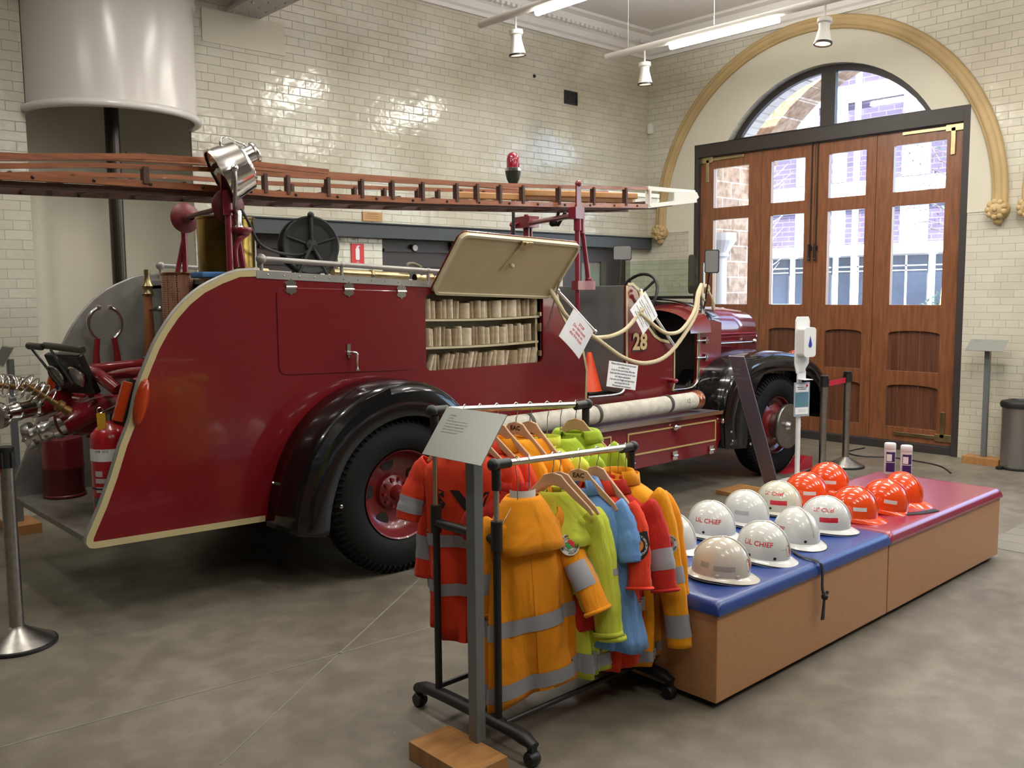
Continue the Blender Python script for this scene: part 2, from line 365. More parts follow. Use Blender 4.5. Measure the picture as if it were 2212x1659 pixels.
for i, (ya, yb, (pa, pb)) in enumerate(leaves):
    d = thing('door_%d' % (i+1), ['outer left leaf of the timber carriage doors, stone wall seen through it', 'second leaf of the timber carriage doors, behind the truck bonnet', 'third leaf of the timber carriage doors, right of the centre bolts', 'outer right leaf of the timber carriage doors with long brass hinges'][i], 'door', (9.56, (ya+yb)/2, 0), 0, 'folding carriage door leaves', 'structure')
    hs = [rrect(pb, pa, 2.72, 3.2, .004, 1), rrect(pb, pa, 1.54, 2.575, .004, 1)]
    arch = lambda z0, z1: [(pb, z0), (pa, z0), (pa, z1-.035)] + [(pa-(pa-pb)*(.5-.5*cos(pi*k/8)), z1-.035+.035*sin(pi*k/8)*.9) for k in range(1, 8)] + [(pb, z1-.035)]
    hs += [arch(.84, 1.27), arch(.24, .70)]
    obj('leaf_frame', MB().plate([(yb, .09), (ya, .09), (ya, 3.34), (yb, 3.34)], 9.56, 9.62, hs, 'x'), dw, d, bevel=.004)
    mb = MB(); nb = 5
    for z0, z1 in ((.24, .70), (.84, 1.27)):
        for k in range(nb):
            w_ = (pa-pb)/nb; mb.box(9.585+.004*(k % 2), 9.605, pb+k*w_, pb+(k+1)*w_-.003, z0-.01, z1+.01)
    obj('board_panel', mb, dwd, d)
    for z0, z1 in ((2.72, 3.2), (1.54, 2.575)):
        obj('pane', MB().box(9.586, 9.590, pb-.005, pa+.005, z0-.005, z1+.005), pane_g, d)
    if i < 3: obj('cover_strip', MB().box(9.608, 9.626, yb-.02, yb+.018, .09, 3.34), dw, d)
    if i in (0, 3):
        s = 1 if i == 3 else -1; ye = 3.74 if i == 3 else 6.85; yi = ye + s*.60
        for zc in (3.31, .17):
            sg = -1 if zc > 1 else 1
            hb = obj('strap_hinge', MB().bar((9.55, ye+s*.08, zc), (9.55, yi, zc), .012, .035).bar((9.55, ye-s*.02, zc), (9.55, ye+s*.16, zc), .014, .075).bar((9.55, ye+s*.085, zc), (9.55, ye+s*.085, zc+sg*.27), .014, .045, (0,1,0)), brass, d, bevel=.003)
            obj('hinge_pin', MB().tube([(9.54, ye-s*.045, zc-.11), (9.54, ye-s*.045, zc+.11)], .014, 8), brass, hb)
    if i in (1, 2):
        yy = 5.36 if i == 1 else 5.29
        bo = obj('shoot_bolt', MB().tube([(9.545, yy, 2.2), (9.545, yy, 3.42)], .008, 8).box(9.54, 9.56, yy-.02, yy+.02, 2.15, 2.2), blackm, d)
        obj('bolt_handle', MB().tube([(9.53, yy, 2.06), (9.52, yy, 2.22)], .013, 8).sphere((9.525, yy, 2.05), .018, 8, 6), blackm, bo)
mb = MB().box(9.5, 9.66, 6.87, 6.925, 0, 3.5).box(9.5, 9.66, 3.645, 3.715, 0, 3.5).box(9.50, 9.68, 3.645, 6.925, 3.345, 3.5).box(9.53, 9.64, 3.645, 6.925, 0, .085)
struct('door_frame_1', mb, blackf, bevel=.004)
# semicircular fanlight over the doors
f = thing('window_1', 'arched fanlight with a dark frame over the timber doors', 'window', (9.62, 5.24, 3.5), 0, None, 'structure')
R = 1.42; a = math.asin(.75/R)
arc = lambda r, yy=5.235, z=2.75, n_=28: [(yy + r*cos(pi-b), z + r*sin(pi-b)) for b in [math.asin(min(1, .75/r)) + (pi-2*math.asin(min(1, .75/r)))*k/n_ for k in range(n_+1)]]
def half(y0, y1, r=1.35):
    pts = [q for q in arc(r) if y0 < q[0] < y1]; zt = lambda yy: 2.75+sqrt(max(0, r*r-(yy-5.235)**2))
    o = [(y1, 3.53), (y0, 3.53)] if False else None
    pts = sorted(pts); res = [(y0, 3.53)]
    if zt(y0) > 3.55: res.append((y0, zt(y0)))
    res += [q for q in pts if q[1] > 3.54]
    if zt(y1) > 3.55: res.append((y1, zt(y1)))
    res.append((y1, 3.53)); return res
ha, hb_ = half(5.235-1.10, 5.13), half(5.30, 5.235+1.10)
obj('fanlight_frame', MB().plate(arc(1.43)[::-1] + [], 9.60, 9.66, [ha, hb_], 'x'), blackf, f)
obj('pane', MB().plate(ha, 9.625, 9.63, ax='x'), pane_g, f); obj('pane', MB().plate(hb_, 9.625, 9.63, ax='x'), pane_g, f)
# glazed screen in the next doorway, outside the picture on the right
f2 = thing('window_2', 'glazed screen filling the next arched doorway', 'window', (9.6, 1.0, 0), 0, None, 'structure')
hs = [rrect(1.0-1.55+k*.8, 1.0-1.55+k*.8+.68, 1.5, 3.2, .01, 1) for k in range(4)]
obj('screen_frame', MB().plate([(-.64, 0), (2.64, 0), (2.64, 3.5), (-.64, 3.5)], 9.58, 9.64, hs, 'x'), dw, f2)
# ---- left wall fittings
dark = mat('dark_steel_paint', (.045, .052, .055), .45)
struct('trim_lintel', MB().box(3.42, 9.46, 7.56, 7.70, 2.25, 2.385).box(3.42, 9.46, 7.54, 7.70, 2.385, 2.40), dark, bevel=.004)
dbr = mat('dark_brown_door_paint', (.035, .022, .020), .4)
for k, (x0, x1) in enumerate(((3.93, 4.78), (5.3, 6.25), (7.9, 9.15))):
    d = thing('door_%d' % (5+k), ['dark brown door under the lintel behind the hose reel', 'dark brown door under the lintel with a small round dial', 'dark framed doorway with a pale glass pane behind the cab'][k], 'door', ((x0+x1)/2, 7.7, 0), 0, None, 'structure')
    if k < 2:
        obj('door_leaf', MB().box(x0, x1, 7.74, 7.80, 0, 2.25), dbr, d)
        obj('door_rail', MB().box(x0+.03, x1-.03, 7.725, 7.74, 1.98, 2.05).box(x0+.03, x1-.03, 7.725, 7.74, 1.55, 1.6).box(x0+.06, x1-.06, 7.71, 7.74, 2.13, 2.16), dbr, d)
    else:
        obj('door_leaf', MB().plate([(x0,0),(x1,0),(x1,2.25),(x0,2.25)], 7.74, 7.80, [rrect(8.32, 8.68, 1.2, 2.08, .01, 1)]), dbr, d)
        obj('pane', MB().box(8.3, 8.7, 7.765, 7.77, 1.19, 2.09), mat('frosted_pane', (.22, .24, .20), .5), d)
        struct('wall_beyond', MB().box(7.5, 9.5, 8.5, 8.55, 0, 4.95), plaster)
t = thing('wall_dial', 'small round white dial on the dark door behind the truck', 'clock', (5.74, 7.72, 2.17))
obj('dial_face', MB().lathe([(1e-4, -.02), (.032, -.02), (.032, 0)], (5.74, 7.715, 2.175), 'y', 20), white, t)
obj('dial_rim', MB().lathe([(.032, -.022), (.04, -.02), (.042, 0), (.034, 0), (.032, -.022)], (5.74, 7.715, 2.175), 'y', 20), dark, t)
# extinguisher sign
t = thing('fire_extinguisher_sign', 'red sign with a white extinguisher pictogram on the brick wall', 'sign', (5.0, 7.65, 2.09))
signred = mat('sign_red', (.62, .02, .03), .35)
obj('sign_plate', MB().box(4.93, 5.075, 7.648, 7.66, 1.985, 2.195), signred, t)
obj('pictogram', MB().plate(rrect(4.975, 5.02, 2.035, 2.15, .012), 7.644, 7.649).plate(rrect(4.985, 5.012, 2.15, 2.168, .005), 7.644, 7.649).plate([(5.0, 2.168), (5.0, 2.178), (5.028, 2.176), (5.028, 2.168)], 7.644, 7.649), paper, t)
textlines(['FIRE'], frame((5.0, 7.646, 2.013), (1,0,0), (0,0,1)), .018, .02, t, paper)
t = thing('wall_plaque', 'small brass plaque on the brick wall above the lintel', 'plaque', (5.185, 7.65, 2.46))
obj('plaque_plate', MB().box(5.07, 5.30, 7.645, 7.66, 2.42, 2.51), mat('dull_brass_plaque', (.45, .26, .11), .5, .3), t)
textlines(['HONOUR BOARD', 'erected by the brigade', 'in memory of members'], frame((5.185, 7.644, 2.49), (1,0,0), (0,0,1)), .016, .02, t, mat('engraved_brown', (.2, .08, .03), .6))
vt = thing('wall_vent', 'small black square grille high on the brick wall', 'vent', (8.04, 7.65, 4.0))
obj('vent_frame', MB().plate([(7.93, 3.92), (8.15, 3.92), (8.15, 4.075), (7.93, 4.075)], 7.645, 7.66, [rrect(7.945, 8.135, 3.935, 4.06, .002, 1)]), blackm, vt)
mb = MB()
for k in range(7): mb.bar((7.94, 7.655, 3.945+k*.018), (8.14, 7.655, 3.945+k*.018), .012, .006)
obj('grille', mb.box(7.94, 8.14, 7.658, 7.66, 3.93, 4.06), blackm, vt)
tag(obj('wall_anchor', MB().sphere((7.44, 7.655, 4.16), .02, 10, 6), blackm), 'tiny dark anchor stud in the brick wall left of the vent', 'fixing')
tag(obj('corner_sensor', MB().plate(rrect(7.575, 7.645, 3.73, 3.86, .02), 9.46, 9.5, ax='x'), whitep, bevel=.008), 'small white sensor box in the corner of the brick walls', 'sensor')
tag(obj('wall_hook', MB().bar((3.85, 7.66, 2.62), (3.85, 7.60, 2.62), .02, .02).bar((3.85, 7.60, 2.62), (3.85, 7.60, 2.57), .03, .02), dark), 'small grey hook on the brick wall behind the searchlight', 'hook')
struct('trim_plaster_patch', MB().box(3.5, 4.28, 7.652, 7.66, 3.86, 4.14), plaster)
# steel roof beam with rivets
beamm = mat('painted_steel_beam', (.46, .44, .42), .5)
mb = MB().box(3.72, 4.04, -5, 7.66, 4.14, 4.17).box(3.80, 3.96, -5, 7.66, 4.17, 4.95)
b_ = struct('trim_roof_beam', mb, beamm)
mb = MB()
for k in range(70):
    yy = 7.6-k*.17
    for xx in (3.77, 3.99): mb.sphere((xx, yy, 4.138), .014, 8, 4)
    if k < 30: mb.sphere((3.88, yy-.08, 4.138), .012, 8, 4)
obj('rivets', mb, beamm, b_)
# cornice
prof = [(0, 4.66), (.03, 4.66), (.03, 4.70), (.06, 4.72), (.08, 4.78), (.15, 4.84), (.17, 4.90), (.24, 4.92), (.24, 4.95), (0, 4.95)]
mb = MB(); L = len(prof)
mb.v = [Vector((x, 7.66-d, z)) for x in (3.95, 9.5) for d, z in prof]; mb.f = [(i, (i+1) % L, L+(i+1) % L, L+i) for i in range(L)]
for k in range(70): mb.box(4.0+k*.078, 4.04+k*.078, 7.5, 7.56, 4.80, 4.835)
k0 = len(mb.v); mb.v += [Vector((9.5-d, y, z)) for y in (-5, 7.66) for d, z in prof]; mb.f += [(k0+i, k0+(i+1) % L, k0+L+(i+1) % L, k0+L+i) for i in range(L)]
struct('trim_cornice', mb, ceilm)
# drum round the top of the pole shaft
cy = (2.725, 7.655)
dr = thing('pole_shaft_drum', 'white curved drum around the fire pole high on the left wall', 'drum', (2.725, 7.66, 3.1))
drm = mat('drum_white_paint', (.60, .57, .54), .22)
obj('drum_shell', MB().lathe([(.64, 3.12), (.64, 4.945)], (*cy, 0), 'z', 48, pi, 2*pi).lathe([(.62, 4.945), (.62, 3.12)], (*cy, 0), 'z', 48, pi, 2*pi), drm, dr, smooth=60)
obj('drum_rim', MB().lathe([(.615, 3.10), (.65, 3.085), (.675, 3.10), (.675, 3.13), (.655, 3.15), (.64, 3.15), (.615, 3.15), (.615, 3.10)], (*cy, 0), 'z', 48, pi, 2*pi), drm, dr, smooth=60)
obj('drum_band', MB().lathe([(.64, 4.02), (.66, 4.03), (.66, 4.08), (.64, 4.09)], (*cy, 0), 'z', 48, pi*1.0, 2*pi), drm, dr, smooth=60)
tag(obj('fire_pole', MB().tube([(2.70, 7.62, 0), (2.70, 7.62, 4.94)], .055, 20).lathe([(.1, 0), (.1, .03), (.055, .05)], (2.70, 7.62, 0), 'z', 20), mat('dark_bronze_pole', (.06, .05, .042), .28, .7)), 'dark bronze fire pole coming down inside the wall niche', 'pole')
# ---- fluorescent battens and the spotlights under them
tubem = mat('lit_tube', (1, 1, 1), .5, emit=(1, .95, .85), es=22)
lampm = mat('spot_bulb', (.2, .1, .05), .3, emit=(1, .62, .35), es=2.2)
conm = mat('batten_white', (.66, .64, .60), .4)
def batten(x, y0, y1, ta, tb, label):
    t = thing('ceiling_light', label, 'ceiling light', (x, (y0+y1)/2, TZ), 0, 'suspended fluorescent battens')
    obj('batten_body', MB().tube([(x, y0, TZ+.03), (x, y1, TZ+.03)], .035, 12), conm, t, smooth=50)
    obj('tube_lamp', MB().tube([(x, ta, TZ-.030), (x, tb, TZ-.030)], .028, 12), tubem, t, smooth=50)
    for yy in (y0-.3, (y0+y1)/2, y1+.3): obj('hanger_wire', MB().tube([(x, yy, TZ+.06), (x, yy, 4.95)], .003, 6), conm, t)
    return t
batten(7.50, 6.62, 3.9, 5.77, 4.57, 'nearest of the lit hanging tube lights to the arched doors')
batten(7.50, 3.7, .9, 3.0, 1.8, 'lit hanging tube light leaving the picture at the upper right edge')
batten(5.72, 6.60, 4.0, 5.85, 4.65, 'lit hanging tube light cut by the top edge, over the truck')
def spot(x, y, tilt, label):
    t = thing('spotlight', label, 'spotlight', (x, y, TZ), 0, 'white spotlights under the battens')
    ax = Matrix.Translation((x, y, TZ-.12)) @ Matrix.Rotation(tilt, 4, 'Y')
    obj('stem', MB().tube([(x, y, TZ), (x, y, TZ-.13)], .010, 8), conm, t)
    obj('lamp_head', MB().lathe([(.001, .0), (.062, 0), (.064, -.035), (.048, -.045), (.045, -.08), (.075, -.215), (.068, -.215), (.04, -.1)], (0,0,0), 'z', 24).xf(ax), conm, t, smooth=40)
    obj('bulb', MB().lathe([(.001, -.19), (.035, -.192), (.05, -.205), (.066, -.212), (.03, -.15), (.001, -.15)], (0,0,0), 'z', 20).xf(ax), lampm, t)
    obj('lamp_rim', MB().lathe([(.066, -.205), (.078, -.205), (.078, -.222), (.066, -.222), (.066, -.205)], (0,0,0), 'z', 24).xf(ax), blackm, t)
spot(7.50, 6.10, -.05, 'white spotlight hanging beside the corner, under the batten end')
spot(7.50, 4.12, .12, 'white spotlight hanging in front of the arch crown')
spot(5.72, 6.12, -.1, 'white spotlight high over the truck, left of the other two')
# ---- outside
sand = brick_mat('sandstone_blocks', 0, (.52, .37, .24), (.70, .62, .50), .40, .21, .010, .9, 1, 5, .6, .25, 1, 11, (.42, .30, .22))
sandy = brick_mat('sandstone_blocks_side', 1, (.52, .37, .24), (.70, .62, .50), .40, .21, .010, .9, 1, 5, .6, .25, 1, 11, (.42, .30, .22))
tag(obj('stone_pier', MB().box(10.05, 11.55, 7.12, 8.2, 0, 5.2), sand), 'rough sandstone pier outside the left door leaf', 'wall', kind='structure')
tag(obj('stone_arch', MB().plate([(7.13, 2.9), (7.13, 5.4), (2.5, 5.4), (2.5, 4.6)] + [(4.9+2.2*cos(radians(q)), 2.9+1.75*sin(radians(q))) for q in range(100, -1, -8)], 11.0, 11.5, ax='x'), sandy), 'sandstone arch ring outside the fanlight', 'arch', kind='structure')
tag(obj('street_paving', MB().box(10, 60, -30, 50, -.2, -.05), mat('street_asphalt', (.35, .34, .36), .8)), 'pale street surface outside the doors', 'street', kind='structure')
cl = thing('white_column', 'slim white column against the sandstone outside the doors', 'column', (10.25, 7.05, 0))
obj('shaft', MB().tube([(10.25, 7.04, 0), (10.25, 7.04, 2.15)], .085, 16), whitep, cl, smooth=50)
obj('capital', MB().lathe([(.085, 2.13), (.12, 2.16), (.10, 2.2), (.16, 2.3), (.2, 2.36), (.2, 2.46), (.001, 2.46)], (10.25, 7.04, 0), 'z', 20), whitep, cl)
fb = thing('street_building', 'purple brick building with white bands across the street', 'building', (28, 15, 0))
pbr = brick_mat('purple_brick', 1, (.105, .085, .135), (.15, .125, .18), .5, .16, .02, .9, 1, 5, .1, .2)
wht = mat('render_white', (.75, .75, .76), .6); blue = mat('spandrel_blue', (.26, .38, .42), .4); wing = mat('building_glass', (.03, .04, .065), .3, 0, noise=.5, nscale=.6)
lwin = mat('building_window_pale', (.36, .42, .52), .25)
obj('brick_facade', MB().box(28, 30, 5, 30, 3.1, 14), pbr, fb)
obj('ground_floor_wall', MB().box(28.1, 30, 5, 30, 0, 3.1), wht, fb)
obj('white_band', MB().box(27.8, 28.1, 5, 30, 4.35, 5.1).box(27.6, 28.1, 5, 30, 2.8, 3.12).box(27.8, 28.05, 5, 30, 7.6, 8.1), wht, fb)
for y0, y1 in ((15.5, 16.25), (14.5, 14.95), (11.85, 12.7), (19.2, 20.2), (9.5, 10.6)):
    for z0, z1 in ((3.6, 4.35), (5.15, 6.5), (7.0, 7.6)):
        wf = obj('window', MB().box(27.95, 28.02, y0, y1, z0, z1), wht, fb); obj('pane', MB().box(27.93, 27.96, y0+.07, y1-.07, z0+.07, z1-.07), lwin, wf)
    obj('spandrel', MB().box(27.94, 28.02, y0, y1, 3.12, 3.6), blue, fb)
for k in range(9):
    y0 = 7.2+k*1.55
    wf = obj('shop_window', MB().box(28.02, 28.12, y0, y0+1.3, .3, 2.75), wing, fb)
    obj('window_bar', MB().box(27.98, 28.03, y0, y0+1.3, 2.42, 2.46).box(27.98, 28.03, y0, y0+1.3, 2.28, 2.31).box(27.98, 28.03, y0+.6, y0+.65, .3, 2.75), wht, wf)
tag(obj('street_lamp_post', MB().tube([(20, 10.12, 0), (20, 10.12, 7)], .07, 10), wht), 'white street pole seen through the third door leaf', 'pole')
tag(obj('yellow_pole', MB().tube([(20, 8.22, 0), (20, 8.05, 2.2), (20, 7.95, 3.6)], .05, 10), mat('yellow_pole_paint', (.85, .62, .12), .5)), 'leaning yellow pole seen through the right door leaf', 'pole')
random.seed(4)
leafm = mat('bush_leaves', (.05, .085, .05), .6)
def leaves_mb(c, r, n_, s, zs=1):
    mb = MB()
    for k in range(n_):
        d = Vector((random.gauss(0,1), random.gauss(0,1), random.gauss(0,1))).normalized()*r*random.random()**.4; d.z *= zs
        u = Vector((random.gauss(0,1), random.gauss(0,1), random.gauss(0,1))).normalized(); v_ = u.orthogonal().normalized()
        q = Vector(c)+d; mb.add([q-u*s, q+v_*s*.6, q+u*s, q-v_*s*.6], [(0,1,2,3)])
    return mb
bsh = thing('street_bush', 'dark green bush seen at the foot of the right door pane', 'bush', (21, 7.9, 0))
obj('foliage', leaves_mb((21, 8.35, .95), .75, 900, .06), leafm, bsh, fix=False); obj('stem', MB().tube([(21, 8.35, 0), (21, 8.35, .8)], .03, 6), mat('bark', (.10, .07, .05), .8), bsh)
tr = thing('street_tree', 'thin branched tree with sparse leaves beyond the right door leaf', 'tree', (17, 6.3, 0))
bark = mat('pale_bark', (.16, .12, .11), .8)
mb = MB().tube([(17, 6.1, 0), (17, 6.15, 2), (17.05, 6.3, 4), (17, 6.5, 6)], [.09, .07, .05, .02], 8)
for k in range(26):
    z0 = 2.4+k*.13; a = random.uniform(-.6, 1.0); ln = random.uniform(.6, 1.4)*(1 if k % 3 else -1)
    p0 = Vector((17.02, 6.2+z0*.02, z0)); p1 = p0+Vector((random.uniform(-.4,.4), ln*.6, .25)); p2 = p0+Vector((random.uniform(-.6,.6), ln, .3+a*.5))
    mb.tube([p0, p1, p2], [.018, .012, .004], 5)
obj('branches', mb, bark, tr)
obj('foliage', leaves_mb((17, 6.9, 4.2), 1.35, 420, .035, 1.1), leafm, tr, fix=False)
t2 = thing('bare_street_tree', 'bare pale branches seen through the second door leaf', 'tree', (15, 9.35, 0))
mb = MB().tube([(15, 9.38, 0), (15, 9.4, 1.5), (15, 9.36, 4.0)], [.05, .04, .015], 8)
for k in range(12):
    z0 = 1.9+k*.16; ln = random.uniform(.25, .6); p0 = Vector((15, 9.38, z0)); mb.tube([p0, p0+Vector((.05, -ln*.5, .15)), p0+Vector((0, -ln, .32))], [.014, .009, .003], 5)
obj('branches', mb, mat('pale_branch', (.55, .5, .5), .8), t2)  # one even pale colour for the bare branches
tag(obj('street_bench', MB().box(24, 24.4, 14.0, 15.2, .75, .82).box(24.4, 24.45, 14.0, 15.2, .9, 1.3).box(24.05, 24.35, 14.1, 14.15, -.05, .75).box(24.05, 24.35, 15.05, 15.1, -.05, .75).box(24.35, 24.45, 14.1, 14.15, .75, 1.3).box(24.35, 24.45, 15.05, 15.1, .75, 1.3), mat('turquoise_paint', (.28, .62, .62), .5)), 'turquoise street bench seen low through the second door leaf', 'bench')
# ================================================================= the fire engine (its right side towards the camera, nose towards +X)
YB, YF = 4.75, 6.25
TY = [(.265, .03), (.29, .0), (.36, -.014), (.425, .0), (.465, .025), (.480, .06), (.482, .11), (.480, .16), (.465, .20), (.42, .225), (.30, .225), (.265, .2)]
T = thing('fire_truck', 'vintage red fire engine number 28 with black mudguards and an open locker', 'fire truck', (4.9, 5.5, 0))
def tp(name, mb, mt, par=None, **k): return obj(name, mb, mt, par or T, **k)
rear = [(2.451,1.839),(2.325,1.835),(2.216,1.796),(2.107,1.744),(2.019,1.678),(1.949,1.606),(1.886,1.522),(1.836,1.44),(1.785,1.331),(1.748,1.247),(1.716,1.134),(1.694,1.057),(1.644,.945),(1.587,.785),(1.531,.65),(1.488,.562),(1.456,.495),(1.450,.462),(1.464,.438),(1.49,.43)]
body = rear + [(2.43,.403),(2.62,.40),(2.62,.36),(3.9,.36),(3.9,.60),(5.16,.60),(5.16,.88),(5.17,1.1),(5.13,1.25),(4.99,1.41),(4.87,1.59),(4.84,1.722)]
open2 = rrect(3.615, 4.69, 1.195, 1.70, .045, 5)
side = tp('side_panel', MB().plate(body, YB, YB+.03, [open2]), red, bevel=.004)
tp('cream_edge', ribbon(rear + [(2.43,.403)], -.034, YB-.004, YB+.001).add([], []), cream)
tp('cream_edge', ribbon([(5.16,.88),(5.17,1.1),(5.13,1.25),(4.99,1.41),(4.87,1.59),(4.84,1.722)], -.022, YB-.004, YB+.001), cream)
far = [(x+.02, z) for x, z in rear[:-2]] + [(1.5,.43),(2.6,.40),(4.84,.40),(4.84,1.72)]
tp('side_panel', MB().plate(far, YF-.03, YF), alu, label='grey inner face of the far side panel')
tp('far_side_skin', MB().plate(far, YF, YF+.006), red)
# polished edge that follows the rear curve of the far side
tp('panel_beading', MB().tube(smooth_path([(x+.02, YF-.015, z) for x, z in rear[:-3]], 2), .011, 8), alu, smooth=60)
tp('panel_beading', MB().tube(smooth_path([(x, YB+.012, z) for x, z in rear[:-1]], 2), .012, 8), alu, smooth=60)
# rivetted capping rail and hand rails along the body top
cap = MB().plate([(2.43,1.795),(4.84,1.69),(4.84,1.728),(2.43,1.838)], YB-.006, YB+.05)
cr = tp('top_capping', cap, alu)
mb = MB()
for k in range(24): xx = 2.5+k*.1; mb.sphere((xx, YB-.007, 1.837-(xx-2.43)*.0456-.018), .005, 8, 4)
tp('rivets', mb, steel, cr)
for y, xs in ((YB+.05, (2.49, 3.02, 3.68, 4.3)), (YF-.05, (2.47, 3.2, 4.0))):
    zr = lambda x: 1.905-(x-2.49)*.047
    hr = tp('hand_rail', MB().tube([(xs[0]+.02, y, zr(xs[0])), (4.75, y, zr(4.75))], .0155, 12), alu, smooth=60)
    for k, x in enumerate(xs):
        pp = MB().tube([(x, y, zr(x)-.09), (x, y, zr(x))], .011, 10).sphere((x, y, zr(x)), .030 if k == 0 else .020, 14, 8)
        tp('rail_post', pp, alu, hr, smooth=60)
# deck, bulkhead and rear platform
tp('deck', MB().plate([(2.40,1.75),(4.84,1.66),(4.84,1.70),(2.40,1.79)], YB+.03, YF-.03), alu)
tp('rear_bulkhead', MB().box(2.40, 2.43, YB+.03, YF-.03, .44, 1.79).box(2.385, 2.44, YB+.03, YF-.03, 1.77, 1.80), alu)
tread = mat('tread_plate', (.27, .25, .22), .5, .3, noise=.35, nscale=9, bump=.5, bscale=90)
tp('rear_step', MB().box(1.50, 2.40, YB+.03, YF-.03, .42, .455), tread, bevel=.004)
tp('chassis', MB().box(1.9, 8.0, 5.0, 5.1, .42, .58).box(1.9, 8.0, 5.9, 6.0, .42, .58).box(3.05, 3.3, 4.75, 6.25, .40, .56).box(7.38, 7.55, 4.8, 6.2, .38, .5).box(4.9, 5.1, 4.9, 6.1, .35, .55), blackm)
# ---- lockers
def seam(x0, x1, z0, z1, sl):
    P = rrect(x0, x1, z0, z1, .05, 5); return [(x, z - (x-x0)*sl) for x, z in P]
lock = tp('locker_door', MB().plate(seam(2.55, 3.54, 1.24, 1.745, .03), YB-.006, YB+.002), red, bevel=.003, label='closed red locker door')
def hinge(x, z, par):
    h = tp('hinge', MB().plate([(x-.028,z+.005),(x-.036,z+.022),(x-.026,z+.034),(x-.012,z+.036),(x,z+.048),(x+.012,z+.036),(x+.026,z+.034),(x+.036,z+.022),(x+.028,z+.005)], YB-.012, YB-.004)
        .plate([(x-.028,z-.005),(x-.036,z-.022),(x-.026,z-.034),(x-.012,z-.036),(x,z-.048),(x+.012,z-.036),(x+.026,z-.034),(x+.036,z-.022),(x+.028,z-.005)], YB-.012, YB-.004)
        .tube([(x-.034, YB-.014, z), (x+.034, YB-.014, z)], .008, 8), chrome, par)
for x, z in ((2.64,1.745),(3.03,1.73),(3.42,1.715)): hinge(x, z, lock)
hd = tp('door_handle', MB().box(3.005, 3.03, YB-.014, YB-.004, 1.33, 1.40).box(3.008, 3.028, YB-.02, YB-.004, 1.315, 1.335).tube(smooth_path([(3.02,YB-.02,1.345),(3.025,YB-.05,1.35),(3.045,YB-.055,1.34),(3.048,YB-.05,1.30),(3.046,YB-.05,1.245)], 4), [.008]*4+[.009]*4+[.010]*4+[.009]*4+[.011], 10).box(3.034, 3.06, YB-.062, YB-.04, 1.237, 1.247), chrome, lock, smooth=50)
creamb = mat('locker_cream_paint', (.50, .44, .28), .45, noise=.12, nscale=5)
tp('locker_lining', MB().box(3.58, 4.72, YB+.19, YB+.2, 1.18, 1.72).box(3.58, 4.72, YB+.03, YB+.2, 1.165, 1.185).box(3.58, 4.72, YB+.03, YB+.2, 1.71, 1.73).box(3.575, 3.6, YB+.03, YB+.2, 1.18, 1.72).box(4.64, 4.72, YB+.03, YB+.035, 1.19, 1.72).box(4.66, 4.69, YB+.03, YB+.2, 1.18, 1.72), creamb)
SHELF = [(1.535, 3.60, 4.655), (1.352, 3.60, 4.645), (1.187, 3.62, 4.64)]
for z, a, b in SHELF[:2]:
    pth = [(a+(b-a)*k/10, z-.008*sin(pi*k/10)) for k in range(11)]
    tp('locker_shelf', MB().plate(pth + [(x, q-.014) for x, q in pth[::-1]], YB+.004, YB+.17), creamb)
tp('locker_latch', MB().box(4.655, 4.672, YB-.002, YB+.02, 1.42, 1.48).box(4.655, 4.672, YB-.002, YB+.02, 1.24, 1.28).box(4.655, 4.672, YB-.002, YB+.02, 1.53, 1.56), brass)
# raised lid
Ml = frame((3.655, 4.735, 1.70), (1, 0, -.035), (0, -.31, .375)) @ Matrix.Diagonal((1, 1, -1, 1))
wd, ln = 1.09, .485
lid = tp('locker_lid', MB().plate(rrect(0, wd, 0, ln, .05, 5), -.002, .022, ax='z').xf(Ml), mat('lid_inside_cream', (.50, .42, .25), .42, noise=.1, nscale=4), bevel=.004, label='raised locker lid, cream on its inside')
tp('lid_skin', MB().plate(rrect(-.006, wd+.006, -.006, ln+.006, .055, 5), .022, .028, ax='z').xf(Ml), red, lid)
tp('lid_lip', MB().plate(rrect(0, wd, 0, ln, .05, 5), -.014, -.002, [rrect(.018, wd-.018, .018, ln-.018, .04, 5)], ax='z').xf(Ml), mat('lid_lip_cream', (.56, .50, .34), .4), lid)
tp('lid_catch', MB().box(.50, .60, ln-.045, ln-.005, -.028, -.01).lathe([(.0001,-.036),(.014,-.034),(.016,-.02)], (.545, ln-.02, 0), 'z', 12).xf(Ml), brass, lid)
tp('lid_knob', MB().sphere((.535, ln-.21, -.02), .017, 12, 8).tube([(.52, ln-.06, -.008), (.47, ln-.26, -.008)], .004, 6).xf(Ml), creamb, lid)
tp('lid_stay', MB().tube([(4.71, 4.735, 1.42), (4.73, 4.62, 1.78)], .006, 8), steel, lid)
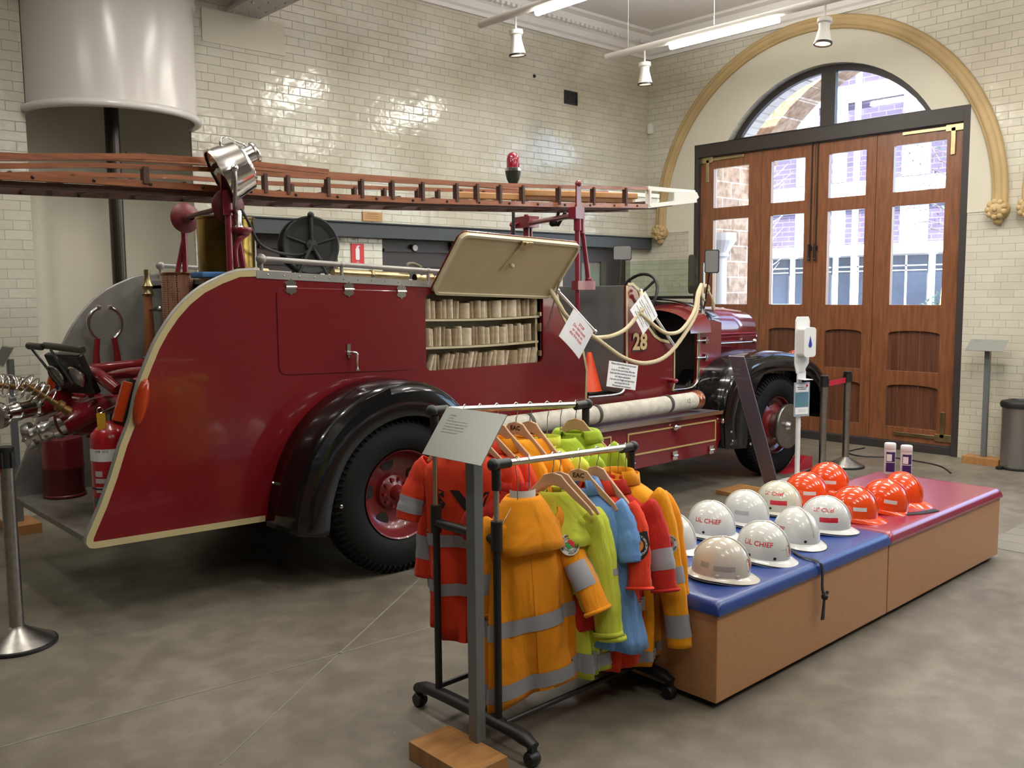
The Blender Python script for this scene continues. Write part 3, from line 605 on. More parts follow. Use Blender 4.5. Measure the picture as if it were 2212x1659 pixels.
# ---- cab
dkgrey = mat('cab_back_grey', (.20, .205, .205), .45, .1, noise=.1, nscale=6)
tp('seat_bulkhead', MB().box(5.655, 5.68, 4.80, 6.2, .88, 1.752), dkgrey, bevel=.004)
tp('cab_floor', MB().box(5.12, 6.8, 4.80, 6.2, .83, .87), darkint)
tp('locker_block', MB().box(4.84, 4.87, 4.79, 6.2, .85, 1.70), dkgrey)
front = [(5.64,.60),(6.23,.60),(6.23,.84),(6.25,.91),(6.25,1.235),(6.19,1.262),(6.07,1.285),(5.98,1.325),(5.90,1.40),(5.85,1.50),(5.82,1.62),(5.77,1.71),(5.70,1.75),(5.64,1.752)]
sill = [(5.16,.60),(6.79,.60),(6.79,.84),(6.50,.84),(6.2,.845),(5.60,.868),(5.30,.875),(5.16,.88)]
sp = tp('seat_side_panel', MB().plate([(5.60,.868),(5.64,.92)]+front[13:14][::-1]+front[:0]+[(5.64,1.752)]*0+front[12:1:-1]+[(6.2,.845)], 4.752, 4.79), red, bevel=.004)
tp('cream_edge', ribbon([(5.642,1.75),(5.70,1.75),(5.77,1.71),(5.82,1.62),(5.85,1.50),(5.90,1.40),(5.98,1.325),(6.07,1.285),(6.19,1.262)], -.024, 4.745, 4.75), cream)
tp('cream_edge', ribbon([(5.645,.93),(5.64,1.75)], -.02, 4.745, 4.75).add([], []), cream)
tp('cream_edge', ribbon([(6.25,1.235),(6.25,.91),(6.23,.86)], -.016, 4.745, 4.75), cream)
textlines(['28'], frame((5.80, 4.747, 1.285), (1, 0, -.03), (0, 0, 1)), .19, .2, T, mat('number_black_shade', (.02,.012,.01), .4), 'number_shade', bold=.012)
textlines(['28'], frame((5.795, 4.744, 1.29), (1, 0, -.03), (0, 0, 1)), .185, .2, T, mat('number_gold', (.62, .45, .20), .4), 'number', bold=.006)
tp('sill_panel', MB().plate(sill, 4.752, 4.79), red)
tp('sill_strip', MB().tube(smooth_path([(5.17,4.748,.892),(5.45,4.748,.886),(5.58,4.748,.90),(5.625,4.748,.96)], 4), .011, 8), chrome, smooth=60)
tp('sill_strip', MB().tube(smooth_path([(6.24,4.748,.862),(6.46,4.748,.86),(6.56,4.748,.89),(6.60,4.748,.98),(6.60,4.748,1.42)], 4), .013, 8), chrome, smooth=60)
cowl = [(6.60,.84),(6.60,1.47),(6.70,1.47),(6.80,1.50),(6.95,1.50),(6.95,.60),(6.79,.60),(6.79,.84)]
tp('cowl_side', MB().plate([(6.56,.845),(6.60,.93),(6.60,1.47),(6.95,1.42),(6.95,.60),(6.5,.60),(6.5,.84)], 4.752, 4.79), red)
tp('cream_edge', ribbon([(6.56,.862),(6.60,.94),(6.602,1.44)], -.018, 4.744, 4.75).add([], []), cream)
# scuttle: dash, inner red curve, windscreen
mb = MB().grid([[(6.72+.22*sin(pi*k/12*.5)*0+.25*j, 5.5-.72*cos(pi*k/12), 1.40+.24*sin(pi*k/12)**.7 - .02*j) for k in range(13)] for j in (0, 1)])
tp('scuttle_top', mb, blackp, smooth=60, solid=.012)
tp('dashboard', MB().plate([(5.5-.70*cos(pi*k/12), 1.38+.24*sin(pi*k/12)**.7) for k in range(13)][::-1]+[(4.80, .86), (6.2, .86)], 6.70, 6.73, ax='x'), darkint)
tp('inner_scuttle', MB().grid([[(6.42+.30*q, 5.12+.42*cos(pi*k/14), 1.34+(.20+.05*q)*sin(pi*k/14)**.8) for k in range(15)] for q in (0, .25, .6, 1)]), red, smooth=60)
ws = tp('windscreen_frame', MB().box(6.72, 6.745, 4.80, 6.2, 1.635, 1.66), blackm)
tp('windscreen_glass', MB().plate(rrect(4.86, 6.14, 1.66, 1.99, .04), 6.73, 6.735, ax='x'), thin_glass('windscreen_pane', (.86, .92, .88), .05), ws)
tp('windscreen_post', MB().bar((6.733, 4.80, 1.02), (6.733, 4.80, 1.95), .02, .028).bar((6.70, 4.79, 1.02), (6.70, 4.79, 1.64), .016, .02), steel, ws)
tp('windscreen_post', MB().bar((6.733, 6.2, 1.3), (6.733, 6.2, 1.95), .02, .028), steel, ws)
tp('side_wing_glass', MB().plate(rrect(6.56, 6.66, 1.68, 2.02, .03), 4.83, 4.836), thin_glass('smoked_pane', (.25, .24, .24), .08), ws)
for z in (1.27, 1.12): tp('cowl_hinge', MB().tube([(6.56, 4.735, z), (6.72, 4.735, z)], .009, 8).sphere((6.57, 4.73, z), .018, 10, 6).tube([(6.70, 4.735, z-.03), (6.70, 4.735, z+.03)], .014, 8), chrome, smooth=50)
# seat and steering wheel
tp('bench_seat', MB().box(5.70, 6.15, 4.83, 6.17, .88, 1.18), mat('black_leather', (.012,.011,.010), .4), bevel=.03)
St = Matrix.Translation((6.33, 5.22, 1.665)) @ Matrix.Rotation(radians(-64), 4, 'Y')
sw = tp('steering_wheel', MB().tube([(.215*cos(a), .215*sin(a), 0) for a in [2*pi*k/40 for k in range(41)]], [.0135+.002*(k % 2) for k in range(41)], 10, cap=False).xf(St), blackm, smooth=80)
mb = MB().lathe([(.001,.02),(.035,.015),(.04,-.02),(.03,-.03)], (0,0,0), 'z', 16)
for k in range(4): a = pi/4+k*pi/2; mb.bar((.02*cos(a), .02*sin(a), -.01), (.21*cos(a), .21*sin(a), 0), .022, .012)
tp('wheel_spokes', mb.xf(St), blackm, sw)
tp('steering_column', MB().tube([(6.345, 5.22, 1.64), (6.72, 5.22, 1.16)], .02, 10), steel, sw)
tp('pedal_lever', MB().tube(smooth_path([(6.5, 5.0, .87), (6.45, 5.0, 1.0), (6.40, 5.0, 1.1)], 3), .008, 6), blackm)
# grab rails and rope hooks
def grab(a, b):
    g = tp('grab_rail', MB().tube([a, b], .014, 10), chrome, smooth=60)
    tp('rail_end', MB().sphere(a, .022, 12, 8).sphere(b, .02, 12, 8).sphere(Vector(a)+Vector((-.005, 0, .045)), .016, 10, 6).tube([Vector(b), Vector(b)+Vector((.02,.04,-.02))], .01, 8), chrome, g, smooth=60)
grab((4.79, 4.70, 1.715), (5.20, 4.70, 1.40)); grab((5.755, 4.70, 1.665), (6.20, 4.70, 1.235))
tp('door_knob', MB().tube([(6.19,4.75,.95),(6.19,4.70,.95)], .02, 10).sphere((6.19,4.69,.95), .03, 12, 8, .7), mat('red_gloss_knob', (.25,.01,.03), .15, coat=.6), smooth=60)
# mirrors
def mirror(c, wy, hz, foot, yawx):
    m_ = tp('mirror', MB().plate(rrect(-wy, wy, -hz, hz, .018), 0, .022).xf(Matrix.Translation(c) @ Matrix.Rotation(yawx, 4, 'Z')), blackm, bevel=.004)
    tp('mirror_glass', MB().plate(rrect(-wy+.008, wy-.008, -hz+.008, hz-.008, .014), -.003, .001).xf(Matrix.Translation(c) @ Matrix.Rotation(yawx, 4, 'Z')), mat('mirror_silver', (.42,.42,.42), .12, .5), m_)
    tp('mirror_arm', MB().tube([foot, (c[0], c[1]+.02, c[2]-hz+.02)], .007, 8), blackm, m_)
mirror((6.60, 4.62, 1.955), .062, .10, (6.72, 4.78, 1.55), radians(-58))
mirror((7.22, 6.15, 2.10), .095, .075, (7.15, 6.15, 1.50), radians(-50))
# bonnet
rows = []
for x, hw, zc, zs in ((6.93,.50,1.60,1.30),(7.25,.455,1.575,1.295),(7.65,.44,1.545,1.285),(8.02,.425,1.51,1.275)):
    r = [(x, 5.5-hw, .72), (x, 5.5-hw, zs)]
    for k in range(1, 16):
        a = pi*k/16; r.append((x, 5.5-hw*abs(cos(a))**.62*(1 if cos(a) > 0 else -1), zs+(zc-zs)*sin(a)**.8))
    r += [(x, 5.5+hw, zs), (x, 5.5+hw, .72)]; rows.append(r)
bn = tp('bonnet', MB().grid(rows), red, smooth=60, solid=.012)
tp('bonnet_hinge_line', MB().tube([(6.96, 5.5-.505, 1.30), (8.02, 5.5-.43, 1.28)], .006, 6).tube([(6.96, 5.5-.503, 1.265), (8.02, 5.5-.432, 1.255)], .003, 6), mat('red_bead', (.3,.03,.05), .25), bn)
mb = MB()
for k in range(5): z = 1.555-k*.055; y = 5.5-.10-k*.07; mb.tube([(6.97, y-.02, z+.015), (8.0, y+.01, z-.055)], .005, 6)
tp('bonnet_ribs', mb, red, bn)
tp('bonnet_handle', MB().tube([(7.05, 4.985, 1.21), (7.93, 5.04, 1.195)], .008, 8).sphere((7.93, 5.035, 1.20), .028, 10, 6), chrome, bn, smooth=60)
tp('bonnet_seam', MB().tube([(6.97, 4.990, .885), (8.02, 5.062, .915)], .005, 6), mat('red_bead', (.3,.03,.05), .25), bn)
for x, z in ((7.15, .985), (7.93, 1.03)): tp('bonnet_catch', MB().tube([(x, 5.03, z), (x, 4.97, z)], .012, 8).tube([(x+.01, 4.965, z+.02), (x-.03, 4.96, z-.045)], .011, 8), chrome, bn, smooth=60)
tp('radiator', MB().plate([(5.10,.62),(5.10,1.24),(5.16,1.36),(5.30,1.44),(5.5,1.48),(5.70,1.44),(5.84,1.36),(5.90,1.24),(5.90,.62)], 8.02, 8.10, ax='x'), chrome, bevel=.01)
tp('radiator_core', MB().plate(rrect(5.12, 5.88, .66, 1.34, .08), 8.098, 8.11, ax='x'), blackm)
tp('radiator_cap', MB().lathe([(.03,0),(.03,.03),(.015,.05),(.001,.055)], (8.06,5.5,1.48), 'z', 12), chrome)
tp('scuttle_side', MB().grid([[(6.93, 5.0, .62), (6.93, 5.0, 1.30), (6.93, 5.06, 1.44)], [(6.95, 4.76, .62), (6.90, 4.76, 1.38), (6.80, 4.9, 1.50)]]), red, solid=.01, smooth=60)
tp('front_bumper', MB().plate(rrect(4.5, 6.5, .45, .56, .02), 8.3, 8.33, ax='x').box(8.0, 8.3, 5.0, 5.08, .47, .54).box(8.0, 8.3, 5.92, 6.0, .47, .54), blackp)
# ---- mudguards
def fender(path, yin, yout, lip, name='mudguard', cx=0, cz=.5):
    s = 1 if yin > yout else -1; rows = []
    P = smooth_path([(x, 0, z) for x, z in path], 4)
    for i, p in enumerate(P):
        d = (P[min(i+1, len(P)-1)]-P[max(i-1, 0)]).normalized(); nn = Vector((-d.z, 0, d.x))
        if nn.dot(Vector((p.x-cx, 0, p.z-cz))) < 0: nn = -nn
        r = []
        for y, o_ in ((yin, 0), (yin*.6+yout*.4, .004), (yin*.3+yout*.7, 0), (yout+s*.05, -.010), (yout+s*.018, -.03), (yout+s*.004, -.062), (yout, -.10), (yout, -lip), (yout+s*.008, -lip-.008)):
            q = p + nn*o_; r.append((q.x, y, q.z))
        rows.append(r)
    return tp(name, MB().grid(rows), blackp, smooth=70, solid=.006)
rp_ = [(2.44,.375),(2.47,.56),(2.55,.78),(2.68,.96),(2.86,1.09),(3.08,1.165),(3.30,1.17),(3.50,1.11),(3.67,.98),(3.80,.80),(3.88,.62)]
rf = fender(rp_, YB, 4.40, .20, cx=3.2)
mb = MB()
for x, z in ((2.455,.62),(2.51,.73),(2.60,.86)): mb.sphere((x+.03, 4.742, z), .009, 8, 5)
mb.sphere((2.72, 4.395, .50), .013, 10, 6)
tp('mudguard_bolts', mb, chrome, rf)
tp('mudguard_skirt', MB().plate([(2.445,.375),(2.47,.56),(2.55,.78),(2.68,.96),(2.86,1.08),(3.08,1.15)]+[(3.2+.56*cos(a), .485+.56*sin(a)) for a in [radians(q) for q in range(100, 191, 9)]]+[(2.62,.34)], 4.402, 4.408), blackp, rf)
tp('mudguard', MB().grid([[(x, YF, z) for x, z in rp_], [(x, 6.6, z) for x, z in rp_]]), blackp, smooth=60, solid=.01)
fp_ = [(6.52,.36),(6.50,.62),(6.56,.84),(6.70,1.00),(6.92,1.105),(7.25,1.15),(7.60,1.135),(7.92,1.07),(8.16,.94),(8.28,.74),(8.31,.55)]
ff = fender(fp_, 4.98, 4.40, .17, cx=7.46)
tp('mudguard_skirt', MB().plate([(6.525,.355),(6.505,.62),(6.565,.84),(6.70,.99),(6.92,1.09),(7.2,1.12)]+[(7.46+.60*cos(a), .48+.60*sin(a)) for a in [radians(q) for q in range(95, 193, 9)]]+[(6.84,.33)], 4.402, 4.408), blackp, ff)
tp('mudguard_inner', MB().plate([(6.52,.36),(6.50,.62),(6.56,.84),(6.70,1.00),(6.92,1.10),(7.25,1.145),(7.60,1.13),(7.92,1.065),(8.1,.9),(8.1,.5),(7.0,.36)], 4.97, 4.98), blackp, ff)
mb = MB()
for x, z in ((6.60,.97),(6.60,.50),(6.62,.42),(6.9,.36)): mb.sphere((x, 4.40, z), .012, 8, 5)
tp('mudguard_bolts', mb, chrome, ff)
tp('mudguard', MB().grid([[(x, 6.02, z) for x, z in fp_], [(x, 6.6, z) for x, z in fp_]]), blackp, smooth=60, solid=.01)
il = tp('indicator_lamp', MB().lathe([(.06,0),(.065,.02),(.055,.045),(.03,.06),(.001,.065)], (7.98, 4.62, 1.06), 'z', 20), orange_l, smooth=60)
il2 = tp('indicator_lamp', MB().lathe([(.06,0),(.065,.02),(.055,.045),(.03,.06),(.001,.065)], (7.98, 6.35, 1.06), 'z', 20), orange_l, smooth=60)
# ---- wheels
def wheel(cx, yo, s, kind):
    cz = .485 if kind == 'rear' else .468
    w = tp('wheel', MB().lathe(TY, (0,0,0), 'y', 64), rubber, smooth=40)
    # ribs of the tread
    vs = [v for v in w.data.vertices]
    mb = MB().lathe(TY, (0,0,0), 'y', 64)
    for k in range(72):
        a = 2*pi*k/72; c, q = cos(a), sin(a)
        mb.bar((c*.436, .004, q*.436), (c*.470, .024, q*.470), .016, .010, up=(-q, 0, c)); mb.bar((c*.474, .03, q*.474), (c*.481, .10, q*.481), .022, .010, up=(-q, 0, c))
    mb.xf(Matrix.Translation((cx, yo, cz)) @ (Matrix.Identity(4) if s > 0 else Matrix.Rotation(pi, 4, 'Z')) @ Matrix.Diagonal((cz/.483, 1, cz/.483, 1)))
    me = w.data; bpy.data.objects.remove(w); bpy.data.meshes.remove(me)
    w = tp('wheel_tyre', mb, rubber, smooth=40)
    X = Matrix.Translation((cx, yo, cz)) @ (Matrix.Identity(4) if s > 0 else Matrix.Rotation(pi, 4, 'Z')) @ Matrix.Diagonal((cz/.483, 1, cz/.483, 1))
    if kind == 'rear':
        disc = MB().lathe([(.31,.005),(.300,.012),(.292,.04),(.285,.075),(.25,.115),(.20,.135),(.13,.14),(.115,.11),(.001,.11)], (0,0,0), 'y', 48)
        hub = MB().lathe([(.001,.015),(.028,.018),(.045,.04),(.05,.08),(.09,.10),(.105,.11),(.105,.14)], (0,0,0), 'y', 24)
        for k in range(10): a = 2*pi*k/10; hub.tube([(.085*cos(a), .075, .085*sin(a)), (.085*cos(a), .115, .085*sin(a))], .012, 6)
    else:
        disc = MB().lathe([(.31,.01),(.300,.015),(.290,.06),(.26,.075),(.20,.04),(.12,.02),(.001,.02)], (0,0,0), 'y', 48)
        hub = MB().lathe([(.001,-.135),(.02,-.135),(.04,-.118),(.045,-.10),(.06,-.098),(.13,-.112),(.208,-.12),(.212,-.112),(.21,-.085),(.15,-.06),(.12,.02)], (0,0,0), 'y', 40)
    d = tp('wheel_disc', disc.xf(X @ Matrix.Diagonal((.88, 1, .88, 1))), mat('wheel_red_paint', (.16, .012, .014), .3, coat=.3), w, smooth=35)
    for k in range(5):
        a = 2*pi*k/5+.5; rr_, yy = (.185, .130) if kind == 'rear' else (.205, .055)
        tp('wheel_opening', MB().lathe([(.001,-.004),(.048,-.004),(.048,.004)], (0,0,0), 'y', 16).xf(X @ Matrix.Translation((rr_*cos(a), yy, rr_*sin(a)))), blackm, d)
    tp('hub', hub.xf(X), steel if kind == 'front' else mat('wheel_red_paint'), w, smooth=35)
    return w
wheel(3.20, 4.45, 1, 'rear'); wheel(7.43, 4.45, 1, 'front'); wheel(3.20, 6.55, -1, 'rear'); wheel(7.43, 6.55, -1, 'front')
# ---- running board locker
rbx = tp('running_board', MB().plate([(3.80,.68),(6.80,.66),(6.80,.685),(3.80,.705)], 4.43, 4.79), mat('board_top_grey', (.22,.21,.22), .35, .6), bevel=.003)
tp('board_edge', MB().plate([(3.80,.683),(6.80,.663),(6.82,.675),(6.80,.692),(3.80,.712)], 4.415, 4.43), chrome, rbx)
box_ = tp('running_board_locker', MB().plate([(3.95,.34),(6.45,.335),(6.66,.66),(3.90,.68)], 4.45, 4.75), red, bevel=.004)
def goldline(x0, x1, z0, z1): return ribbon([(x0,z0),(x0,z1),(x1,z1-.006),(x1,z0-.006)], .012, 4.443, 4.449, True)
lm = mat('gold_line_paint', (.50, .36, .13), .45)
tp('gold_line', goldline(5.29, 6.44, .445, .625), lm, box_); tp('gold_line', goldline(4.25, 5.10, .45, .635), lm, box_)
for x, z in ((5.86,.615),(5.21,.535),(6.52,.60)): 
    lt = tp('latch', MB().sphere((x, 4.43, z), .026, 12, 8).tube([(x-.012, 4.44, z), (x+.05, 4.42, z)], .013, 8), chrome, box_, smooth=50)
for x, z in ((5.87,.385),(6.37,.37),(4.98,.395),(5.33,.39)): tp('hinge', MB().box(x-.03, x+.03, 4.435, 4.447, z+.004, z+.035).box(x-.03, x+.03, 4.435, 4.447, z-.035, z-.004).tube([(x-.03, 4.432, z), (x+.03, 4.432, z)], .007, 8), chrome, box_)
# amber reflector lamps
tp('side_lamp', MB().sphere((0,0,0), .05, 16, 12).xf(Matrix.Translation((1.755, 4.735, 1.155)) @ Matrix.Rotation(radians(14), 4, 'Y') @ Matrix.Diagonal((.72, .55, 2.5, 1))), orange_l, smooth=80)
for y, sx in ((4.80, 1.65), (6.17, 1.70)):
    rl = tp('rear_reflector', MB().bar((sx, y, 1.06), (sx+.065, y, 1.26), .03, .05), orange_l, bevel=.004)
    tp('reflector_back', MB().bar((sx+.028, y+.01, 1.05), (sx+.093, y+.01, 1.27), .04, .045), blackm, rl)
# ---- rear gantry: rollers on A frames
pr = mat('gantry_red_paint', (.18, .012, .025), .28, coat=.4)
def aframe(y, x0, top, spread, name, zb=1.80):
    g = tp(name, MB().tube([(x0, y, zb), (x0, y, top)], .019, 12).tube([(x0+spread, y+.02, zb), (x0+.03, y, top-.06)], .016, 12).tube([(x0, y, top-.12), (x0, y, top+.02)], .028, 12), pr, smooth=50)
    tp('frame_foot', MB().box(x0-.04, x0+spread+.04, y-.04, y+.05, zb-.02, zb+.015), pr, g)
    return g
g1 = aframe(4.92, 2.36, 2.27, .10, 'gantry_leg'); g2 = aframe(5.98, 2.55, 2.27, -.06, 'gantry_leg')
rol = [(.001,-.01),(.03,-.01),(.085,.0),(.10,.02),(.09,.035),(.045,.05),(.03,.09),(.022,.12)]
tp('ladder_roller', MB().lathe(rol, (2.40, 4.98, 2.21), 'y', 28), mat('roller_red', (.13, .015, .018), .45), smooth=50)
tp('ladder_roller', MB().lathe([(r, -h) for r, h in rol], (2.53, 5.92, 2.21), 'y', 28), mat('roller_red'), smooth=50)
tp('roller_shaft', MB().tube([(2.40, 4.98, 2.21), (2.53, 5.92, 2.21)], .016, 10), mat('rusty_iron', (.12,.05,.035), .7, noise=.4, nscale=20))
tp('horn_plate', MB().plate([(2.33,2.27),(2.41,2.27),(2.40,2.46),(2.36,2.50),(2.33,2.44)], 4.93, 4.945), pr)
tp('pump_lever', MB().plate([(2.44,2.12),(2.47,2.12),(2.465,2.03),(2.45,1.98),(2.43,2.03)], 5.3, 5.31), pr)
# front gantry
def fleg(y, x, top):
    g = tp('gantry_post', MB().tube([(x, y, 1.10 if y < 5.3 else 1.7), (x, y, top)], .021, 12).tube([(x+.13, y, 1.78), (x+.045, y, top-.14)], .019, 12).tube([(x, y, top-.20), (x, y, top-.03)], .03, 12).tube([(x+.042, y, top-.22), (x+.042, y, top-.1)], .026, 12), pr, smooth=50)
    tp('post_clamp', MB().box(x-.03, x+.17, y-.035, y+.035, 1.72, 1.79).sphere((x+.13, y, 1.80), .03, 10, 6), pr, g, smooth=50)
fleg(4.93, 5.25, 2.38); fleg(6.0, 5.72, 2.40)
tp('gantry_crossbar', MB().tube([(5.25, 4.93, 2.30), (5.72, 6.0, 2.32)], .022, 10).box(5.2, 5.3, 4.9, 4.98, 2.27, 2.36).box(5.66, 5.78, 5.9, 6.1, 2.28, 2.38), pr)
tp('ladder_horn', MB().bar((5.245, 4.915, 2.33), (5.245, 4.915, 2.54), .014, .05, (1,0,0)).sphere((5.245, 4.915, 2.54), .026, 10, 6), pr)
tp('ladder_clamp', MB().bar((5.42, 5.3, 2.36), (5.50, 5.42, 2.26), .02, .02).bar((5.50, 5.3, 2.36), (5.53, 5.42, 2.26), .02, .02).sphere((5.50, 5.45, 2.28), .03, 8, 6), mat('dark_iron', (.03,.025,.02), .5, .5))
tp('locking_bar', MB().tube([(5.62, 6.08, 1.98), (5.62, 6.08, 2.30), (5.72, 6.0, 2.36)], .014, 8).sphere((5.62, 6.08, 2.31), .025, 8, 6).sphere((5.62, 6.08, 1.98), .024, 10, 6), pr)
# ---- red beacon
bc = tp('beacon', MB().lathe([(.018,2.44),(.018,2.60),(.03,2.61),(.055,2.66),(.066,2.71),(.068,2.73)], (5.33, 5.75, 0), 'z', 24), mat('beacon_base', (.03,.035,.03), .3, .3), smooth=50, label='warning beacon with a red dome')
tp('beacon_ring', MB().lathe([(.068,2.725),(.07,2.735),(.07,2.75),(.058,2.755)], (5.33, 5.75, 0), 'z', 24), chrome, bc, smooth=50)
tp('beacon_dome', MB().lathe([(.054,2.752),(.055,2.82),(.05,2.85),(.035,2.872),(.015,2.883),(.001,2.885)], (5.33, 5.75, 0), 'z', 24), mat('red_dome', (.24,.008,.02), .12, coat=.7), bc, smooth=70)
tp('beacon_stem', MB().tube([(5.33, 5.75, 1.7), (5.33, 5.75, 2.45)], .014, 8), blackm, bc)
# ---- searchlight
A = Vector((2.38, 4.92, 2.395)); ax = Vector((-.86, .25, -.47)).normalized(); zq = ax.to_track_quat('Z', 'Y').to_matrix().to_4x4(); S = Matrix.Translation(A) @ zq @ Matrix.Diagonal((1.22, 1.22, 1, 1))
sl = tp('searchlight', MB().lathe([(.001,-.125),(.05,-.122),(.09,-.110),(.105,-.09),(.115,-.085),(.122,-.03),(.128,.02),(.128,.055),(.134,.055),(.134,.070),(.122,.070)], (0,0,0), 'z', 40).xf(S), mat('polished_lamp', (.80,.78,.76), .12, 1), smooth=30, label='polished chrome searchlight')
tp('lamp_face', MB().lathe([(.124,.062),(.001,.052)], (0,0,0), 'z', 40).xf(S), mat('lamp_face_dark', (.06,.06,.055), .12, .3, coat=.6), sl)
tp('lamp_tail', MB().lathe([(.045,-.19),(.05,-.185),(.05,-.175),(.038,-.17),(.038,-.11)], (0,0,0), 'z', 24).lathe([(.001,-.192),(.045,-.192),(.05,-.18)], (0,0,0), 'z', 24).xf(S @ Matrix.Translation((0,.03,0))), chrome, sl, smooth=40)
tp('lamp_bail', MB().tube(smooth_path([(2.335,4.92,2.49),(2.33,4.92,2.56),(2.36,4.92,2.585),(2.43,4.92,2.565),(2.475,4.92,2.55),(2.48,4.92,2.50)], 4), [.0055+.002*(k % 4 == 0) for k in range(21)], 8), chrome, sl, smooth=60)
side_ = ax.cross(Vector((0,0,1))).normalized()
if side_.y > 0: side_ = -side_
yk = tp('lamp_yoke', MB().tube(smooth_path([A+side_*.16, A+side_*.162+Vector((0,0,-.08)), A+side_*.12+Vector((0,0,-.18)), A+Vector((.02,0,-.225)), A-side_*.12+Vector((0,0,-.18)), A-side_*.162+Vector((0,0,-.08)), A-side_*.16], 4), .011, 8), steel, sl, smooth=60)
for s_ in (1, -1): tp('yoke_knob', MB().sphere(A+side_*.165*s_, .02, 12, 8), chrome, sl, smooth=60)
tp('lamp_latch', MB().tube([A+ax*.06+Vector((0,0,.125)), A+ax*.10+Vector((0,-.01,.125))], .006, 6).sphere(A+ax*.105+Vector((0,-.01,.125)), .010, 8, 6), chrome, sl)
tp('lamp_stem', MB().lathe([(.02,2.18),(.024,2.165),(.024,2.10),(.03,2.095),(.03,2.08)], (2.42, 4.92, 0), 'z', 20), chrome, sl, smooth=50)
tp('lamp_bracket', MB().lathe([(.001,2.085),(.055,2.085),(.06,2.075),(.055,2.06),(.03,2.045),(.001,2.04)], (2.44, 4.92, 0), 'z', 24).tube(smooth_path([(2.47,4.92,2.06),(2.42,4.92,2.02),(2.395,4.92,1.95),(2.40,4.92,1.86)], 4), [.022]*5+[.015]*8, 10), pr, sl, smooth=50)
# ---- cable reel
dk = mat('reel_black', (.018,.019,.018), .5)
rc = Vector((3.06, 5.25, 2.015)); ra = Vector((-.25, -1, 0)).normalized(); X = Matrix.Translation(rc) @ ra.to_track_quat('Z', 'Y').to_matrix().to_4x4() @ Matrix.Diagonal((1.18, 1.18, 1, 1))
rl = tp('cable_reel', MB().lathe([(.001,.055),(.02,.055),(.135,.05),(.155,.052),(.158,.06),(.15,.065),(.12,.056)], (0,0,0), 'z', 40).lathe([(.001,-.055),(.155,-.05),(.158,-.06),(.02,-.062)], (0,0,0), 'z', 40).xf(X), dk, smooth=40, label='black cable reel on a stand')
mb = MB()
for k in range(6): mb.tube([(.118*cos(a), .118*sin(a), -.045+k*.018) for a in [2*pi*q/32 for q in range(33)]], .009, 6)
tp('wound_cable', mb.xf(X), mat('cable_black', (.014,.014,.013), .55), rl, smooth=60)
mb = MB().lathe([(.001,.085),(.03,.08),(.035,.055)], (0,0,0), 'z', 16)
for k in range(5): a = 2*pi*k/5+.3; mb.tube([(.03*cos(a), .03*sin(a), .062), (.14*cos(a), .14*sin(a), .062)], .006, 6)
tp('reel_spokes', mb.xf(X), dk, rl)
tp('reel_handle', MB().tube([rc+ra*.07, rc+ra*.07+Vector((0,0,.18))], .013, 8).sphere(rc+ra*.07+Vector((0,0,.19)), .022, 10, 6), dk, rl, smooth=60)
for s_ in (1, -1): tp('reel_stand', MB().tube([rc+ra*.075*s_, rc+ra*.08*s_+Vector((-.12,0,-.22))], .011, 8).tube([rc+ra*.075*s_, rc+ra*.08*s_+Vector((.12,0,-.22))], .011, 8), dk, rl)
tp('lamp_cable', MB().tube(smooth_path([(2.44,4.92,2.19),(2.47,4.90,2.12),(2.55,4.93,2.00),(2.70,5.0,1.955),(2.90,5.15,1.95),(3.0,5.2,1.96)], 5), .009, 8), mat('cable_black'), rl, smooth=60)
# ---- pump at the rear
pm = mat('pump_red_paint', (.22, .012, .018), .2, coat=.5)
pv = tp('pump', MB().lathe([(.001,-.12),(.10,-.11),(.155,-.06),(.165,0),(.155,.06),(.10,.11),(.001,.12)], (1.95, 5.15, 1.10), 'y', 32).tube(smooth_path([(1.80,5.2,1.18),(1.75,5.35,1.26),(1.80,5.6,1.27),(2.2,5.7,1.28)], 4), .035, 12)
    .tube(smooth_path([(2.1,5.0,1.25),(1.98,5.05,1.28),(1.88,5.3,1.26),(1.86,5.55,1.22)], 4), .032, 12).lathe([(.001,-.2),(.10,-.19),(.12,-.05),(.12,.15),(.001,.16)], (1.85, 5.6, 1.0), 'x', 28).lathe([(.11,-.02),(.145,-.02),(.145,.02),(.11,.02)], (1.80,5.6,1.0), 'x', 28), pm, smooth=45)
tp('pump_flange_bolts', MB().add([], []).tube([(1.70,5.6,1.0)]*2, .001, 4) if False else (lambda m_: [m_.sphere((1.77, 5.6+.13*cos(2*pi*k/10), 1.0+.13*sin(2*pi*k/10)), .014, 8, 5) for k in range(10)] and m_)(MB()), pm, pv)
def outlet(a, b, r=.055):
    a = Vector(a); b = Vector(b); d = (b-a); X = Matrix.Translation(a) @ d.to_track_quat('Z','Y').to_matrix().to_4x4(); L = d.length
    o = tp('hose_outlet', MB().lathe([(r*.9,-.05),(r*.95,.0),(r*1.25,.01),(r*1.25,.035),(r,.045),(r,L*.45),(r*1.1,L*.5),(r*1.1,L*.6),(r*.95,L*.65),(r*.95,L-.03)], (0,0,0), 'z', 28).xf(X), chrome, smooth=40)
    tp('outlet_cap', MB().lathe([(r*.95,L-.03),(r*1.45,L-.03),(r*1.5,L-.01),(r*1.45,L+.012),(r*.5,L+.02),(.001,L+.02)], (0,0,0), 'z', 28).tube([(-r*2.1,0,L),(r*2.1,0,L)], .011, 8).xf(X), chrome, o, smooth=40)
outlet((1.56,5.42,.985),(1.415,5.50,.925)); outlet((1.50,5.62,1.08),(1.26,5.50,1.06), .05)
